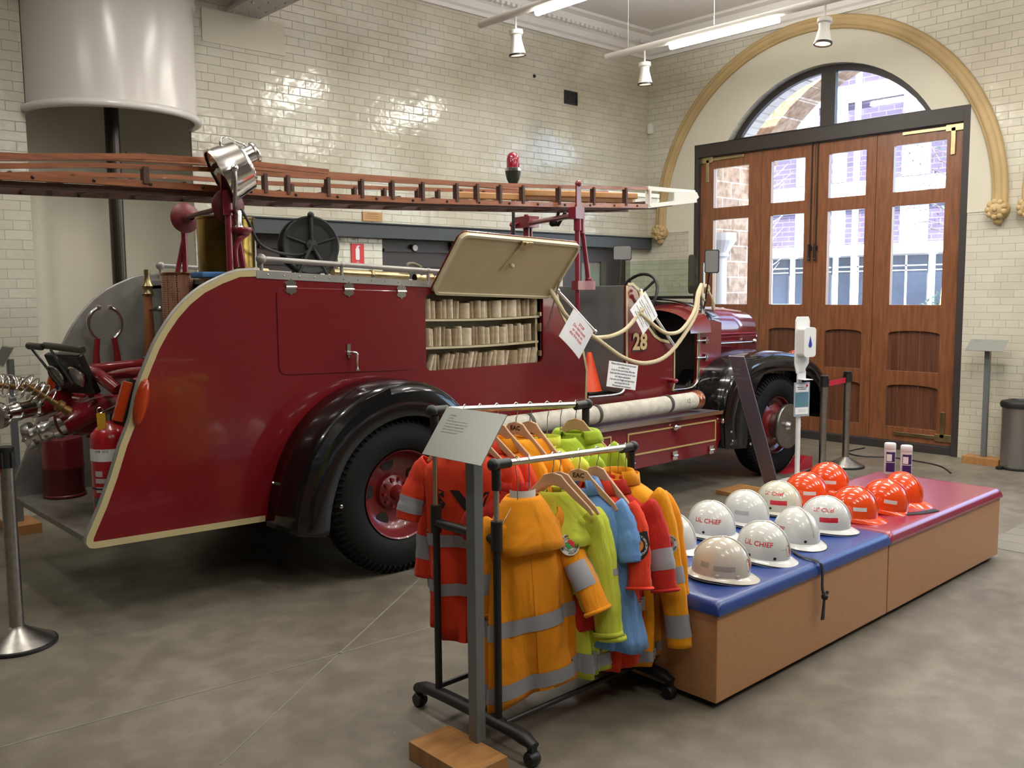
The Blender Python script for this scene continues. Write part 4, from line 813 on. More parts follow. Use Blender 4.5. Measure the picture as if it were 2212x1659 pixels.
tp('outlet_elbow', MB().tube(smooth_path([(1.82,5.55,1.05),(1.68,5.44,1.03),(1.56,5.42,.985)], 4), [.075]*3+[.07]*6, 18).tube(smooth_path([(1.82,5.65,1.05),(1.64,5.66,1.10),(1.50,5.62,1.08)], 4), .062, 18), pm, smooth=50)
def spring_handle(a, b, r=.066):
    a = Vector(a); b = Vector(b); d = b-a; X = Matrix.Translation(a) @ d.to_track_quat('Z','Y').to_matrix().to_4x4(); L = d.length
    v = tp('valve_spindle', MB().lathe([(.03,-.10),(.022,-.06),(.034,-.055),(.034,-.03),(.018,-.02),(.016,L)], (0,0,0), 'z', 14).xf(X), mat('dull_brass', (.25,.14,.05), .45, .8), smooth=40)
    for z0 in (.02, L*.52):
        mb = MB().tube([(r*.95*cos(k*.30), r*.95*sin(k*.30), z0+k*.0017) for k in range(0, 56)], .0045, 6)
        for k in range(3): mb.tube([(0, 0, z0+.03), (r*.95*cos(k*2.1), r*.95*sin(k*2.1), z0+.03)], .004, 6)
        tp('coil_handwheel', mb.xf(X), chrome, v, smooth=60)
spring_handle((1.50,5.33,1.13),(1.37,5.35,1.235)); spring_handle((1.45,5.60,1.185),(1.26,5.55,1.23))
# gauge board
gb = tp('gauge_board', MB().box(-.02,.02,-.16,.17,-.13,.12).xf(Matrix.Translation((1.66, 5.50, 1.27)) @ Matrix.Rotation(radians(16), 4, 'Z') @ Matrix.Rotation(radians(-24), 4, 'Y')), mat('gauge_board_black', (.018,.018,.018), .4), bevel=.01)
GX = Matrix.Translation((1.66, 5.50, 1.27)) @ Matrix.Rotation(radians(16), 4, 'Z') @ Matrix.Rotation(radians(-24), 4, 'Y')
for y in (-.09, .10):
    tp('gauge', MB().lathe([(.056,-.02),(.064,-.03),(.066,-.045),(.058,-.05)], (0,y,.0), 'x', 28).xf(GX), chrome, gb, smooth=40)
    tp('gauge_dial', MB().lathe([(.001,-.044),(.058,-.042)], (0,y,0), 'x', 28).xf(GX), mat('dial_grey', (.32,.31,.27), .3, coat=.5), gb)
tp('board_lamp', MB().tube([(0,-.2,.15),(0,.14,.17)], .02, 10).tube([(-.02,.14,.17),(-.03,.22,.18)], .02, 10).sphere((-.03,.24,.18), .022, 10, 6).tube([(-.03,.23,.16),(-.07,.05,-.05)], .008, 6).tube([(-.03,.05,.16),(-.06,-.06,-.04)], .008, 6).xf(GX), mat('grey_iron', (.10,.10,.09), .4, .6), gb, smooth=50)
# ================================================================= things on and around the engine
# ---- extension ladder on the gantry
lw = mat('ladder_timber', (.36, .115, .04), .4, noise=.35, nscale=6, aniso=(1, 8, 8), coat=.2)
lwd = mat('ladder_timber_dark', (.085, .035, .022), .5, noise=.3, nscale=8)
ly = mat('ladder_timber_yellow', (.50, .24, .07), .45, noise=.2, nscale=5)
tip = mat('ladder_tip_white', (.74, .73, .66), .4)
ld = thing('wooden_ladder', 'long varnished wooden extension ladder with white tips resting on the red gantry', 'ladder', (4.0, 5.3, 2.4))
def bars(name, segs, mt, w_=.02, h_=.04, par=None, **k):
    mb = MB()
    for a, b in segs: mb.bar(a, b, w_, h_)
    return obj(name, mb, mt, par or ld, **k)
top = [(.2,2.29),(1.24,2.342),(1.68,2.385),(2.29,2.415),(2.75,2.42),(3.79,2.455),(5.13,2.52),(6.25,2.585)]
bot = [(.2,2.29),(1.24,2.295),(1.68,2.305),(2.28,2.31),(2.74,2.305),(3.78,2.33),(5.13,2.38),(6.25,2.435)]
def interp(P, x):
    for (a, za), (b, zb) in zip(P, P[1:]):
        if a <= x <= b: return za+(zb-za)*(x-a)/(b-a)
    return P[-1][1]
YN, YR = 5.05, 5.50
for y in (YN, YR):
    P3 = [(x, y, z) for x, z in top]; Q3 = [(x, y, z) for x, z in bot]
    bars('side_rail', list(zip(P3, P3[1:])), lw, .022, .026, bevel=0)
    bars('side_rail', list(zip(Q3, Q3[1:])), lw, .026, .036)
    bars('tip_rail', [((6.25, y, 2.585), (6.95, y+.02*(1 if y < 5.2 else -1), 2.60)), ((6.25, y, 2.435), (6.95, y, 2.525))], tip, .03, .036)
    obj('tip_plate', MB().plate([(6.62, 2.50), (6.93, 2.52), (6.99, 2.555), (6.95, 2.60), (6.62, 2.585)], y-.014, y+.014), tip, ld, bevel=.006)
    bars('tip_block', [((6.27, y, 2.435), (6.27, y, 2.585))], tip, .05, .022)
for x in (2.66, 2.81, 3.09, 3.34, 3.58, 3.83, 4.13, 4.32, 4.54, 4.77, 5.16, 5.56, 5.96):
    for y in (YN, YR): bars('truss_block', [((x, y, interp(bot, x)), (x, y, interp(top, x)))], lwd, .045, .02)
for x in (1.95, 2.45): bars('truss_block', [((x, YN, interp(bot, x)), (x, YN, interp(top, x)))], lwd, .05, .03)
k = 0; x = .4
while x < 6.7:
    obj('rung', MB().tube([(x, YN, interp(bot, x)+.012 if x < 6.25 else 2.47), (x, YR, interp(bot, x)+.012 if x < 6.25 else 2.47)], .016, 8), lwd, ld, smooth=60); x += .295
x = .5
while x < 6.3: obj('rung_bolt', MB().sphere((x, YN-.014, interp(bot, x)), .010, 8, 4), mat('iron_bolt', (.07,.05,.04), .5, .7), ld); x += .295
# lower section carried underneath, and the upper stays
us = [(.2,2.255),(1.27,2.262),(2.35,2.283),(2.82,2.285),(3.9,2.318),(5.55,2.385),(6.45,2.44)]
for y in (YN+.06, YR-.06): bars('lower_rail', [((a[0], y, a[1]), (b[0], y, b[1])) for a, b in zip(us, us[1:])], lwd, .028, .034)
x = .55
while x < 6.3: obj('lower_rung', MB().tube([(x, YN+.06, interp(us, x)), (x, YR-.06, interp(us, x))], .014, 6), lwd, ld); x += .295
ps = [(.2,2.40),(1.36,2.445),(1.94,2.50),(2.52,2.52),(3.13,2.515),(4.57,2.545),(5.2,2.55)]
for y in (YR, YR+.05): bars('upper_rail', [((a[0], y, a[1]), (b[0], y, b[1])) for a, b in zip(ps, ps[1:])], lw, .022, .028)
bars('upper_rail', [((a[0], YN+.05, a[1]-.04), (b[0], YN+.05, b[1]-.04)) for a, b in zip(ps[:5], ps[1:5])], lw, .02, .03)
bars('iron_strap', [((2.02, YR-.01, 2.52), (2.13, YR-.01, 2.522))], mat('iron_bolt'), .03, .035)
bars('prop_pole', [((4.95, YN+.16, 2.475), (6.3, YN+.16, 2.535)), ((4.3, YN+.22, 2.42), (6.3, YN+.22, 2.50))], ly, .045, .05, bevel=.008)
# ---- white ribbed suction hose lying on the running board
sh = thing('suction_hose', 'thick ribbed white suction hose strapped along the running board', 'hose', (5.0, 4.56, .715))
mb = MB(); n_ = 170; pth = []; rd = []
for k in range(n_+1):
    x = 3.85+2.43*k/n_; pth.append((x, 4.565, .788 + .004*sin(x*2))); rd.append(.070 if k % 2 else .0675)
obj('hose_body', MB().tube(pth, rd, 28), mat('hose_canvas', (.62, .58, .48), .75, noise=.25, nscale=14, bump=.2), sh, smooth=50)
for x in (4.35, 5.05, 5.92): obj('strap', MB().lathe([(.0715,-.016),(.0745,-.014),(.0745,.014),(.0715,.016)], (x, 4.565, .789), 'x', 28), mat('strap_dark', (.06,.05,.035), .6), sh, smooth=50)
obj('coupling', MB().lathe([(.05,0),(.066,0),(.078,.01),(.08,.03),(.07,.04),(.082,.05),(.082,.07),(.06,.085),(.05,.08)], (6.27, 4.565, .789), 'x', 24), copper, sh, smooth=40)
textlines(['12'], frame((6.12, 4.493, .80), (1,0,0), (0,0,1)), .05, .05, sh, ink)
# ---- rolled canvas hoses on the locker shelves
random.seed(11)
protos = []
rollm = [mat('canvas_roll_a', (.55,.45,.31), .8, noise=.25, nscale=30), mat('canvas_roll_b', (.36,.27,.17), .8, noise=.25, nscale=30), mat('canvas_roll_c', (.66,.57,.42), .8, noise=.25, nscale=30)]
PL = ['leftmost', 'second from the left', 'third from the left', 'fourth from the left', 'fifth from the left', 'sixth from the left', 'seventh from the left', 'eighth from the left']
PR = [s.replace('left', 'right') for s in PL]
def place_name(i, n):
    if i < 8: return PL[i]
    if n-1-i < 8: return PR[n-1-i]
    return ['just left of the middle', 'near the middle', 'just right of the middle'][min(2, int(3*(i-8)/max(1, n-16)))]
for si, (z, a, b) in enumerate(SHELF):
    x = a+.045; rl_ = []
    while x < b-.03:
        r = random.choice((.013,.015,.017,.020,.022,.024) if random.random() > .1 else (.042,.048))
        rl_.append((x+r, r)); x += 2*r+.003
    for i, (x, r) in enumerate(rl_):
        key = (round(r, 3), random.randrange(3))
        h = .128 if r < .03 else .118
        if key not in [q[0] for q in protos]:
            mb = MB().lathe([(.001,0),(.8,0),(1.0,.02),(1.0,.98),(.8,1.0),(.5,.985),(.45,1.0),(.2,.985),(.001,.99)], (0,0,0), 'z', 14)
            mb.v = [Vector((v.x*r, v.y*min(.055, r*2.0), v.z*h)) for v in mb.v]
            o = obj('rolled_hose', mb, rollm[key[1]], smooth=50); protos.append((key, o))
        else:
            src = [q[1] for q in protos if q[0] == key][0]; o = src.copy(); COL.objects.link(o)
        sag = -.008*sin(pi*(x-a)/(b-a)) if si < 2 else 0
        o.location = (x, YB+.065+random.uniform(-.008, .008), z+sag+.0005); lean = (.30*random.random() if si == 2 else .05*random.uniform(-1, 1)) if r < .03 else 0
        o.rotation_euler = (0, lean, 0); o.scale = (1, 1, random.uniform(.9, 1.05)*(.88 if si == 2 else 1))
        sname = ('top', 'middle', 'bottom')[si]
        tag(o, '%s canvas roll on the %s locker shelf, %s' % (['buff', 'brownish', 'pale'][key[1]] + (' fat' if r > .03 else ' thin' if r < .016 else ''), sname, place_name(i, len(rl_))), 'rolled hose', 'rolled canvas hoses on the %s locker shelf' % sname)
# ---- ropes and the paper notices
ropem = mat('cotton_rope', (.56, .47, .30), .85, bump=.6, bscale=160)
def rope(name, pts, r, label):
    P = smooth_path(pts, 14); return tag(obj(name, MB().tube(P, [r*(1+.10*(i % 2)) for i in range(len(P))], 10), ropem, smooth=70), label, 'rope')
rope('barrier_rope', [(4.71,4.70,1.73),(4.70,4.60,1.62),(4.79,4.58,1.51),(5.09,4.56,1.34),(5.38,4.55,1.19),(5.66,4.55,1.14),(5.96,4.56,1.21),(6.33,4.60,1.48),(6.47,4.66,1.66),(6.62,4.74,1.76)], .016, 'long cream rope sagging across the cab opening from locker to windscreen')
rope('barrier_rope', [(5.02,4.575,1.368),(5.10,4.57,1.362),(5.25,4.57,1.37),(5.43,4.58,1.42),(5.60,4.60,1.54),(5.68,4.64,1.66),(5.73,4.68,1.69),(5.66,4.60,1.58),(5.60,4.59,1.54),(5.66,4.585,1.50),(5.84,4.57,1.39),(5.98,4.57,1.36),(6.14,4.58,1.39),(6.34,4.61,1.53),(6.47,4.67,1.68),(6.60,4.73,1.75)], .015, 'shorter cream rope looped over the front grab rail of the cab')
rk = thing('rope_knot', 'loose rope knot tied round the windscreen post', 'rope', (6.70, 4.75, 1.68))
obj('knot_loops', MB().tube([(6.70+.035*cos(a), 4.745, 1.72+.03*sin(a)) for a in [2*pi*k/16 for k in range(17)]], .015, 8).tube(smooth_path([(6.66,4.72,1.74),(6.72,4.70,1.64),(6.76,4.72,1.57),(6.80,4.73,1.53),(6.78,4.72,1.60),(6.73,4.71,1.66)], 4), .010, 8).tube(smooth_path([(6.62,4.73,1.73),(6.58,4.70,1.66),(6.61,4.70,1.62)], 4), .012, 8), ropem, rk, smooth=70)
def notice(c, ex, ey, w_, h_, lines, size, lead, mt, label, tilt_gloss=False, curl=0, name='paper_notice'):
    t = thing(name, label, 'notice', c, 0, None); F = frame(c, ex, ey)
    rows = [[(w_*(i/8-.5), h_*(j/6-.5), curl*((i/8-.5)*2)**2) for i in range(9)] for j in range(7)]
    mb = MB().grid(rows); rows2 = [[(a, b, q-.0012) for a, b, q in r] for r in rows]; mb.add(*(lambda g: (g.v, g.f))(MB().grid(rows2)))
    obj('sheet', mb.xf(F), mat('laminated_sheet', (.74,.75,.77), .12, coat=.6) if tilt_gloss else paper, t, fix=False)
    mbt = MB(); 
    for i, s in enumerate(lines):
        if s: tm = text_mb(s, size, bold=.0004).xf(Matrix.Translation((0, (len(lines)-1)*lead/2-i*lead, .002))); mbt.add(tm.v, tm.f)
    mbt.v = [Vector((v.x, v.y, v.z+curl*(v.x/w_*2)**2)) for v in mbt.v]
    obj('lettering', mbt.xf(F), mt, t, fix=False); return t
msg = ['Please admire me but do not touch', 'or climb on me', 'A lot of time and loving effort has', 'been put into restoring me for your', 'and others enjoyment.', 'I am rare and fragile and appreciate', 'you being kind to me', 'Photographs are welcome.']
notice((5.33, 4.53, 1.062), (1, 0, -.17), (.13, 0, 1), .345, .195, msg, .0205, .0235, mat('grey_print', (.10,.10,.10), .6), 'white printed notice hanging below the rope on the red cab side', curl=-.004)
notice((5.655, 4.585, 1.535), (.42, -.02, -.55), (.48, .02, .5), .25, .24, msg, .015, .024, mat('grey_print'), 'tilted white notice clipped behind the front grab rail, above number 28', curl=-.006)
notice((4.815, 4.52, 1.40), (.62, .05, -.48), (.33, -.02, .6), .29, .245, ['', 'STOP', 'Do not touch', 'or climb on', 'this fire truck', '', ''], .030, .031, redink, 'glossy laminated notice with red print hanging from the rope by the locker', True, curl=-.012)
# ---- traffic cone in the rear doorway
cn = thing('traffic_cone', 'orange traffic cone standing in the rear cab doorway', 'traffic cone', (5.60, 5.05, .87))
obj('cone_body', MB().lathe([(.115,.02),(.10,.03),(.022,.33),(.018,.34),(.001,.34)], (5.52, 5.05, .87), 'z', 28), mat('cone_orange', (.90,.09,.02), .45), cn, smooth=50)
obj('cone_base', MB().box(5.39, 5.64, 4.93, 5.18, .871, .895), blackm, cn, bevel=.008)
# ---- fire extinguisher on the rear step
ex = thing('fire_extinguisher', 'red fire extinguisher with a yellow tag on the rear step', 'fire extinguisher', (1.66, 4.95, .456))
ec = (1.665, 4.965, .456)
exr = mat('extinguisher_red', (.42, .012, .02), .25, coat=.3)
obj('cylinder', MB().lathe([(.001,0),(.085,0),(.096,.012),(.098,.03),(.098,.49),(.092,.525),(.066,.555),(.027,.572),(.02,.59),(.001,.59)], ec, 'z', 36), exr, ex, smooth=50)
def wrap(z0, z1, a0, a1, r): return MB().grid([[(ec[0]+r*cos(a0+(a1-a0)*k/24), ec[1]+r*sin(a0+(a1-a0)*k/24), ec[2]+z) for k in range(25)] for z in (z0, z1)])
A0, A1 = radians(175), radians(345)
obj('white_band', wrap(.385, .45, radians(150), radians(360), .0988), paper, ex, fix=False)
obj('label_panel', wrap(.305, .335, radians(200), radians(225), .0988).add(*(lambda g: (g.v, g.f))(wrap(.27, .295, radians(200), radians(240), .0988))).add(*(lambda g: (g.v, g.f))(wrap(.22, .25, radians(200), radians(232), .0988))).add(*(lambda g: (g.v, g.f))(wrap(.09, .115, radians(200), radians(216), .0988))), mat('label_grey', (.55,.5,.5), .5), ex, fix=False)
obj('green_label', wrap(.145, .19, radians(190), radians(236), .0989), mat('label_green', (.03,.16,.10), .5), ex, fix=False)
obj('strap', MB().lathe([(.0985,.235),(.1005,.237),(.1005,.243),(.0985,.245)], ec, 'z', 36), blackm, ex)
vl = obj('valve', MB().tube([(ec[0], ec[1], 1.03), (ec[0], ec[1], 1.08)], .018, 10).bar((ec[0]-.02, ec[1], 1.08), (ec[0]+.12, ec[1], 1.10), .02, .012).bar((ec[0]-.02, ec[1], 1.095), (ec[0]+.10, ec[1], 1.14), .02, .01), steel, ex)
obj('pin_ring', MB().tube([(ec[0]-.045+.015*cos(a), ec[1]-.01, 1.105+.015*sin(a)) for a in [2*pi*k/12 for k in range(13)]], .003, 6), chrome, vl)
obj('yellow_tag', MB().box(-.022, .022, -.001, .001, -.1, 0).xf(Matrix.Translation((ec[0]-.055, ec[1]-.05, 1.095)) @ Matrix.Rotation(radians(-35), 4, 'Z') @ Matrix.Rotation(radians(6), 4, 'X')), mat('tag_yellow', (.75,.42,.03), .5), ex)
obj('hose', MB().tube(smooth_path([(ec[0]+.02,ec[1],1.07),(ec[0]+.11,ec[1]-.02,1.08),(ec[0]+.125,ec[1]-.03,.90),(ec[0]+.11,ec[1]-.03,.70)], 4), .009, 8), blackm, ex, smooth=60)
textlines(['APR 2015'], frame((ec[0]-.069, ec[1]-.072, .895), (.70, -.71, 0), (0,0,1)), .018, .02, ex, ink)
# ---- red drum on the rear step
db = thing('red_drum', 'dark red drum standing on the far side of the rear step', 'drum', (1.83, 5.85, .456))
obj('drum_body', MB().lathe([(r*.74, h) for r, h in [(.001,0),(.155,0),(.16,.01),(.16,.17),(.165,.175),(.165,.19),(.16,.195),(.16,.36),(.15,.37),(.001,.37)]], (1.74, 6.05, .456), 'z', 36), mat('drum_red', (.16,.010,.016), .35), db, smooth=40)
obj('drum_hoop', MB().lathe([(.119,.0),(.125,.005),(.125,.015),(.119,.02)], (1.74, 6.05, .456), 'z', 36), mat('drum_red'), db)
# ---- copper branch pipe, strainer basket and clamps on the bulkhead
bp_ = thing('copper_branch_nozzle', 'copper branch nozzle with brass fittings clipped upright on the grey bulkhead', 'nozzle', (2.30, 6.0, 1.3))
nx, ny = 2.30, 6.0
obj('nozzle_tube', MB().lathe([(.034,1.30),(.037,1.31),(.024,1.70),(.024,1.72)], (nx, ny, 0), 'z', 20), mat('bright_copper', (.62,.25,.12), .3, .55), bp_, smooth=40)
obj('nozzle_head', MB().lathe([(.032,1.70),(.038,1.715),(.030,1.735),(.03,1.755),(.036,1.765),(.028,1.785),(.017,1.83),(.02,1.84),(.02,1.87),(.014,1.872),(.001,1.872)], (nx, ny, 0), 'z', 20), brass, bp_, smooth=40)
obj('nozzle_foot', MB().lathe([(.001,1.285),(.055,1.285),(.055,1.30),(.034,1.31)], (nx, ny, 0), 'z', 20), brass, bp_)
obj('clip', MB().box(nx, 2.40, ny-.012, ny+.012, 1.60, 1.63).sphere((nx+.05, ny-.06, 1.615), .02, 8, 6).tube([(nx, ny-.07, 1.615), (nx, ny+.05, 1.615)], .008, 6), steel, bp_)
perf = bpy.data.materials.new('perforated_copper'); perf.use_nodes = True; n = perf.node_tree.nodes; l = perf.node_tree.links; p = n['Principled BSDF']
p.inputs['Metallic'].default_value = .45; p.inputs['Roughness'].default_value = .38
tc = n.new('ShaderNodeTexCoord'); mp = n.new('ShaderNodeMapping'); mp.inputs['Scale'].default_value = (75, 75, 75)
vo = n.new('ShaderNodeTexVoronoi'); vo.inputs['Randomness'].default_value = .15; vo.inputs['Scale'].default_value = 1
cr_ = n.new('ShaderNodeValToRGB'); cr_.color_ramp.elements[0].position = .28; cr_.color_ramp.elements[1].position = .40
cr_.color_ramp.elements[0].color = (.05,.02,.012,1); cr_.color_ramp.elements[1].color = (.58,.30,.20,1)
l.new(tc.outputs['Object'], mp.inputs[0]); l.new(mp.outputs[0], vo.inputs['Vector']); l.new(vo.outputs['Distance'], cr_.inputs[0]); l.new(cr_.outputs[0], p.inputs['Base Color'])
bk = thing('copper_strainer', 'tall perforated copper strainer basket standing at the grey bulkhead', 'strainer', (2.30, 5.62, 1.3))
obj('perforated_body', MB().lathe([(.001,1.30),(.092,1.30),(.094,1.31),(.094,1.835),(.088,1.835),(.088,1.35)], (2.30, 5.52, 0), 'z', 36), perf, bk, smooth=40)
obj('rim', MB().lathe([(.093,1.825),(.099,1.83),(.099,1.84),(.088,1.842)], (2.30, 5.52, 0), 'z', 36).lathe([(.093,1.30),(.099,1.30),(.099,1.31),(.093,1.315)], (2.30, 5.52, 0), 'z', 36), copper, bk)
for s_, cx_ in ((-1, 2.0), (1, 2.13)):
    c_ = Vector((2.065, 6.13, 1.525)); R_ = .105
    cl_ = thing('hose_clamp', ['left half of the chrome ring clamp standing on the far grey panel', 'right half of the chrome ring clamp standing on the far grey panel'][s_ > 0], 'clamp', (cx_, 6.13, 1.2))
    angs = [radians(90+s_*(-1)*(20+a)) for a in range(0, 131, 10)]
    obj('clamp_arc', MB().tube([(c_.x+R_*cos(a), c_.y, c_.z+R_*1.05*sin(a)) for a in angs], .013, 8), chrome, cl_, smooth=60)
    tipp = (c_.x+R_*cos(angs[0]), c_.y, c_.z+R_*1.05*sin(angs[0])); end = (c_.x+R_*cos(angs[-1]), c_.y, c_.z+R_*1.05*sin(angs[-1]))
    obj('clamp_tip', MB().sphere(tipp, .018, 10, 6), chrome, cl_)
    obj('clamp_stem', MB().tube([end, (end[0]+s_*.012, c_.y, 1.34), (end[0]+s_*.018, c_.y, 1.15)], [.018, .02, .03], 10), pm, cl_, smooth=50)
# ---- big brass can and brass pipes on the deck
tk = thing('brass_tank', 'tall dented brass can standing on the deck behind the rollers', 'can', (2.52, 5.25, 1.8))
mb = MB(); rows = []
random.seed(3)
for j in range(13):
    z = 1.80+j*.029; rows.append([(2.475+.165*cos(2*pi*k/48)*(1+random.uniform(-.012,.012)), 5.20+.165*sin(2*pi*k/48)*(1+random.uniform(-.012,.012)), z) for k in range(48)])
obj('can_body', MB().grid(rows, True), mat('tarnished_brass', (.36,.22,.05), .24, 1, noise=.65, nscale=4), tk, smooth=80)
obj('can_lid', MB().lathe([(.165,2.145),(.172,2.150),(.172,2.16),(.16,2.165),(.001,2.17)], (2.475,5.20,0), 'z', 40), mat('tarnished_brass'), tk)
obj('can_handle', MB().tube(smooth_path([(2.36,5.1,2.16),(2.37,5.08,2.20),(2.44,5.07,2.185),(2.52,5.06,2.18)], 4), .005, 6), mat('grey_iron'), tk)
tag(obj('blue_cloth', MB().box(2.22, 2.38, 4.98, 5.15, 1.801, 1.835), mat('blue_cloth', (.05,.16,.38), .7), bevel=.01), 'folded blue cloth lying at the foot of the brass can', 'cloth')
for a, b, r, lb in (((2.50,5.05,1.845),(2.66,5.05,1.84),.02,'short brass pipe on the deck beside the brass can'), ((3.05,4.95,1.835),(3.62,4.95,1.812),.028,'long dull brass standpipe lying along the deck behind the rail')):
    t = thing('brass_pipe', lb, 'pipe', a); obj('pipe_body', MB().tube([a, b], r, 14), brass, t, smooth=50); obj('pipe_collar', MB().lathe([(r*1.15,-.012),(r*1.25,-.006),(r*1.25,.006),(r*1.15,.012)], ((a[0]+b[0])/2, a[1], (a[2]+b[2])/2), 'x', 14), brass, t)
t = thing('brass_nozzle', 'small brass nozzle with a rope tie lying on the deck near the lid', 'nozzle', (3.75, 4.95, 1.8))
obj('nozzle_body', MB().lathe([(.028,0),(.03,.03),(.02,.05),(.03,.10),(.034,.14),(.02,.16),(.018,.20),(.024,.21),(.024,.235)], (3.68, 4.95, 1.805), 'x', 16), brass, t, smooth=40)
obj('tie_cord', MB().tube(smooth_path([(3.62,4.92,1.84),(3.60,4.92,1.89),(3.66,4.93,1.90),(3.72,4.92,1.87),(3.64,4.93,1.87),(3.58,4.93,1.87)], 4), .010, 8), mat('old_cord', (.22,.19,.14), .9), t)
# ---- stanchions
def stanchion(name, x, y, h, label, post='brushed'):
    t = thing(name, label, 'stanchion', (x, y, 0), 0, 'steel queue barrier posts')
    obj('base', MB().lathe([(.175,.012),(.165,.022),(.05,.085),(.032,.10),(.001,.10)], (x,y,0), 'z', 48), steel, t, smooth=40)
    obj('base_ring', MB().lathe([(.001,.0),(.176,0),(.180,.006),(.178,.016),(.168,.02)], (x,y,0), 'z', 48), blackm, t, smooth=40)
    obj('post', MB().lathe([(.032,.09),(.032,h-.03)], (x,y,0), 'z', 32), steel, t, smooth=60)
    cap_ = obj('belt_head', MB().lathe([(.033,h-.10),(.036,h-.10),(.036,h-.095),(.0345,h-.02),(.037,h-.015),(.037,h),(.033,h+.003),(.001,h+.003)], (x,y,0), 'z', 32), blackm, t, smooth=40)
    for a in range(4): b = a*pi/2+.6; obj('belt_slot', MB().box(-.012,.012,-.006,.006,h-.10,h-.025).xf(Matrix.Translation((x+.036*cos(b), y+.036*sin(b), 0)) @ Matrix.Rotation(b+pi/2, 4, 'Z')), blackm, cap_)
    return t
stanchion('queue_post', 7.68, 4.137, .925, 'left one of the two steel stanchions beside the front wheel')
stanchion('queue_post', 8.24, 4.20, .925, 'right one of the two steel stanchions in front of the timber doors')
stanchion('queue_post', 1.135, 4.83, .985, 'nearest steel stanchion, at the left edge behind the truck')
tag(obj('barrier_belt', MB().box(-.5,.5,-.001,.001,-.025,.025).xf(frame((7.96,4.17,.845),(.56,.063,0),(0,0,1)) @ Matrix.Rotation(pi/2,4,'X') @ Matrix.Diagonal((.48,1,1,1))), mat('belt_red', (.50,.01,.03), .5)), 'short red barrier belt between the two stanchions', 'belt')
tag(obj('barrier_belt', MB().box(.3, 1.10, 4.825, 4.828, .86, .91), mat('belt_red')), 'red barrier belt running out of the left edge', 'belt')
# ---- label stands with wooden blocks
platem = mat('label_plate_silver', (.36,.37,.34), .35, .6)
def stand(name, x, y, rz, hh, pw, pl, block, label, lines, tilt=.75, postr=.0215, offs=(-.065, 0)):
    t = thing(name, label, 'label stand', (x, y, 0), rz)
    X = WM[t.name]
    obj('wooden_base', MB().box(*block, 0, .07).xf(X), wood, t, bevel=.002)
    obj('post', MB().box(-postr, postr, -postr*1.1, postr*1.1, .07, hh-.02).xf(X), mat('post_grey', (.20,.21,.22), .4, .5), t, bevel=.003)
    P = X @ Matrix.Translation((-.045, 0, hh)) @ Matrix.Rotation(-tilt, 4, 'Y')
    pl_ = obj('label_plate', MB().box(-pl/2, pl/2, -pw/2, pw/2, -.002, .002).xf(P), platem, t)
    textlines(lines, P @ Matrix.Translation((pl*.30, .02, .003)) @ Matrix.Rotation(-pi/2, 4, 'Z') @ Matrix.Translation((-pw*.08, 0, 0)), .0085, .0115, pl_, mat('grey_print'), align='LEFT') if False else None
    mbt = MB()
    for i, s in enumerate(lines):
        tm = text_mb(s, .010 if i == 0 else .0075, 'LEFT').xf(Matrix.Translation((0, -i*.0115, 0))); mbt.add(tm.v, tm.f)
    obj('lettering', mbt.xf(P @ Matrix.Translation((pl*.34, pw*.38, .003)) @ Matrix.Rotation(-pi/2, 4, 'Z')), mat('grey_print'), pl_, fix=False)
    return t
stand('label_stand', 2.06, 2.44, 0, 1.205, .325, .20, (-.19, .0, -.165, .165), 'nearest grey label stand on a beech block before the clothes rack', ['Uniforms', '(ca. 2000)', 'Many of the uniforms you see here are', 'from volunteer brigades and were worn', 'by firefighters and emergency crews', 'when attending fires, floods and road', 'rescues throughout the state.'], tilt=.93)
stand('label_stand', 9.32, 3.33, pi*0, 1.16, .34, .18, (-.09, .09, -.17, .17), 'grey label stand on a wooden block against the brick wall beside the bin', ['Muster bell', 'Rung to call the men'], tilt=.6)
stand('label_stand', 1.77, 7.25, pi*.0, 1.28, .30, .16, (-.1, .1, -.17, .17), 'grey label stand cut by the left edge beside the niche', ['Pole drop'], tilt=1.05)
tag(obj('photo_print', MB().box(-.07,.07,-.14,.14,.0025,.0035).xf(Matrix.Translation((1.725,7.25,1.28)) @ Matrix.Rotation(-1.05,4,'Y')), mat('photo_dark', (.06,.06,.06), .4)), 'dark photo print on the label stand at the left edge', 'photo')
# tall purple information board
pb = thing('information_board', 'tall narrow purple information board leaning up from a wooden base by the front wheel', 'information board', (6.72, 4.08, 0))
a, b = Vector((6.72, 4.05, .03)), Vector((6.02, 3.98, 1.20)); Lb = (b-a).length
Xb = frame(tuple((a+b)/2), (.12, -1, 0), tuple(b-a))
obj('board_panel', MB().box(-.062, .062, -Lb/2, Lb/2, -.006, .006).xf(Xb), mat('board_purple', (.14, .115, .16), .5), pb)
obj('board_edge', MB().box(-.066, -.062, -Lb/2, Lb/2, -.007, .007).xf(Xb), alu, pb)
mbt = MB()
for i in range(46): 
    tm = text_mb(['the brigade used', 'this appliance', 'until it was', 'restored'][i % 4], .012, 'LEFT').xf(Matrix.Translation((-.052, .30-i*.019, .0075))); mbt.add(tm.v, tm.f)
obj('lettering', mbt.xf(Xb), mat('board_text', (.16,.13,.18), .5), pb, fix=False)
mbt = MB()
for i, s in enumerate(['THE', 'BIG', 'ENGINE']): tm = text_mb(s, .030, 'LEFT').xf(Matrix.Translation((-.052, .56-i*.042, .0075))); mbt.add(tm.v, tm.f)
obj('title', mbt.xf(Xb), mat('board_title', (.35,.28,.33), .5), pb, fix=False)
mbt = MB()
for i, s in enumerate(['Number 28', 'pump']): tm = text_mb(s, .020, 'LEFT').xf(Matrix.Translation((-.052, .42-i*.034, .0075))); mbt.add(tm.v, tm.f)
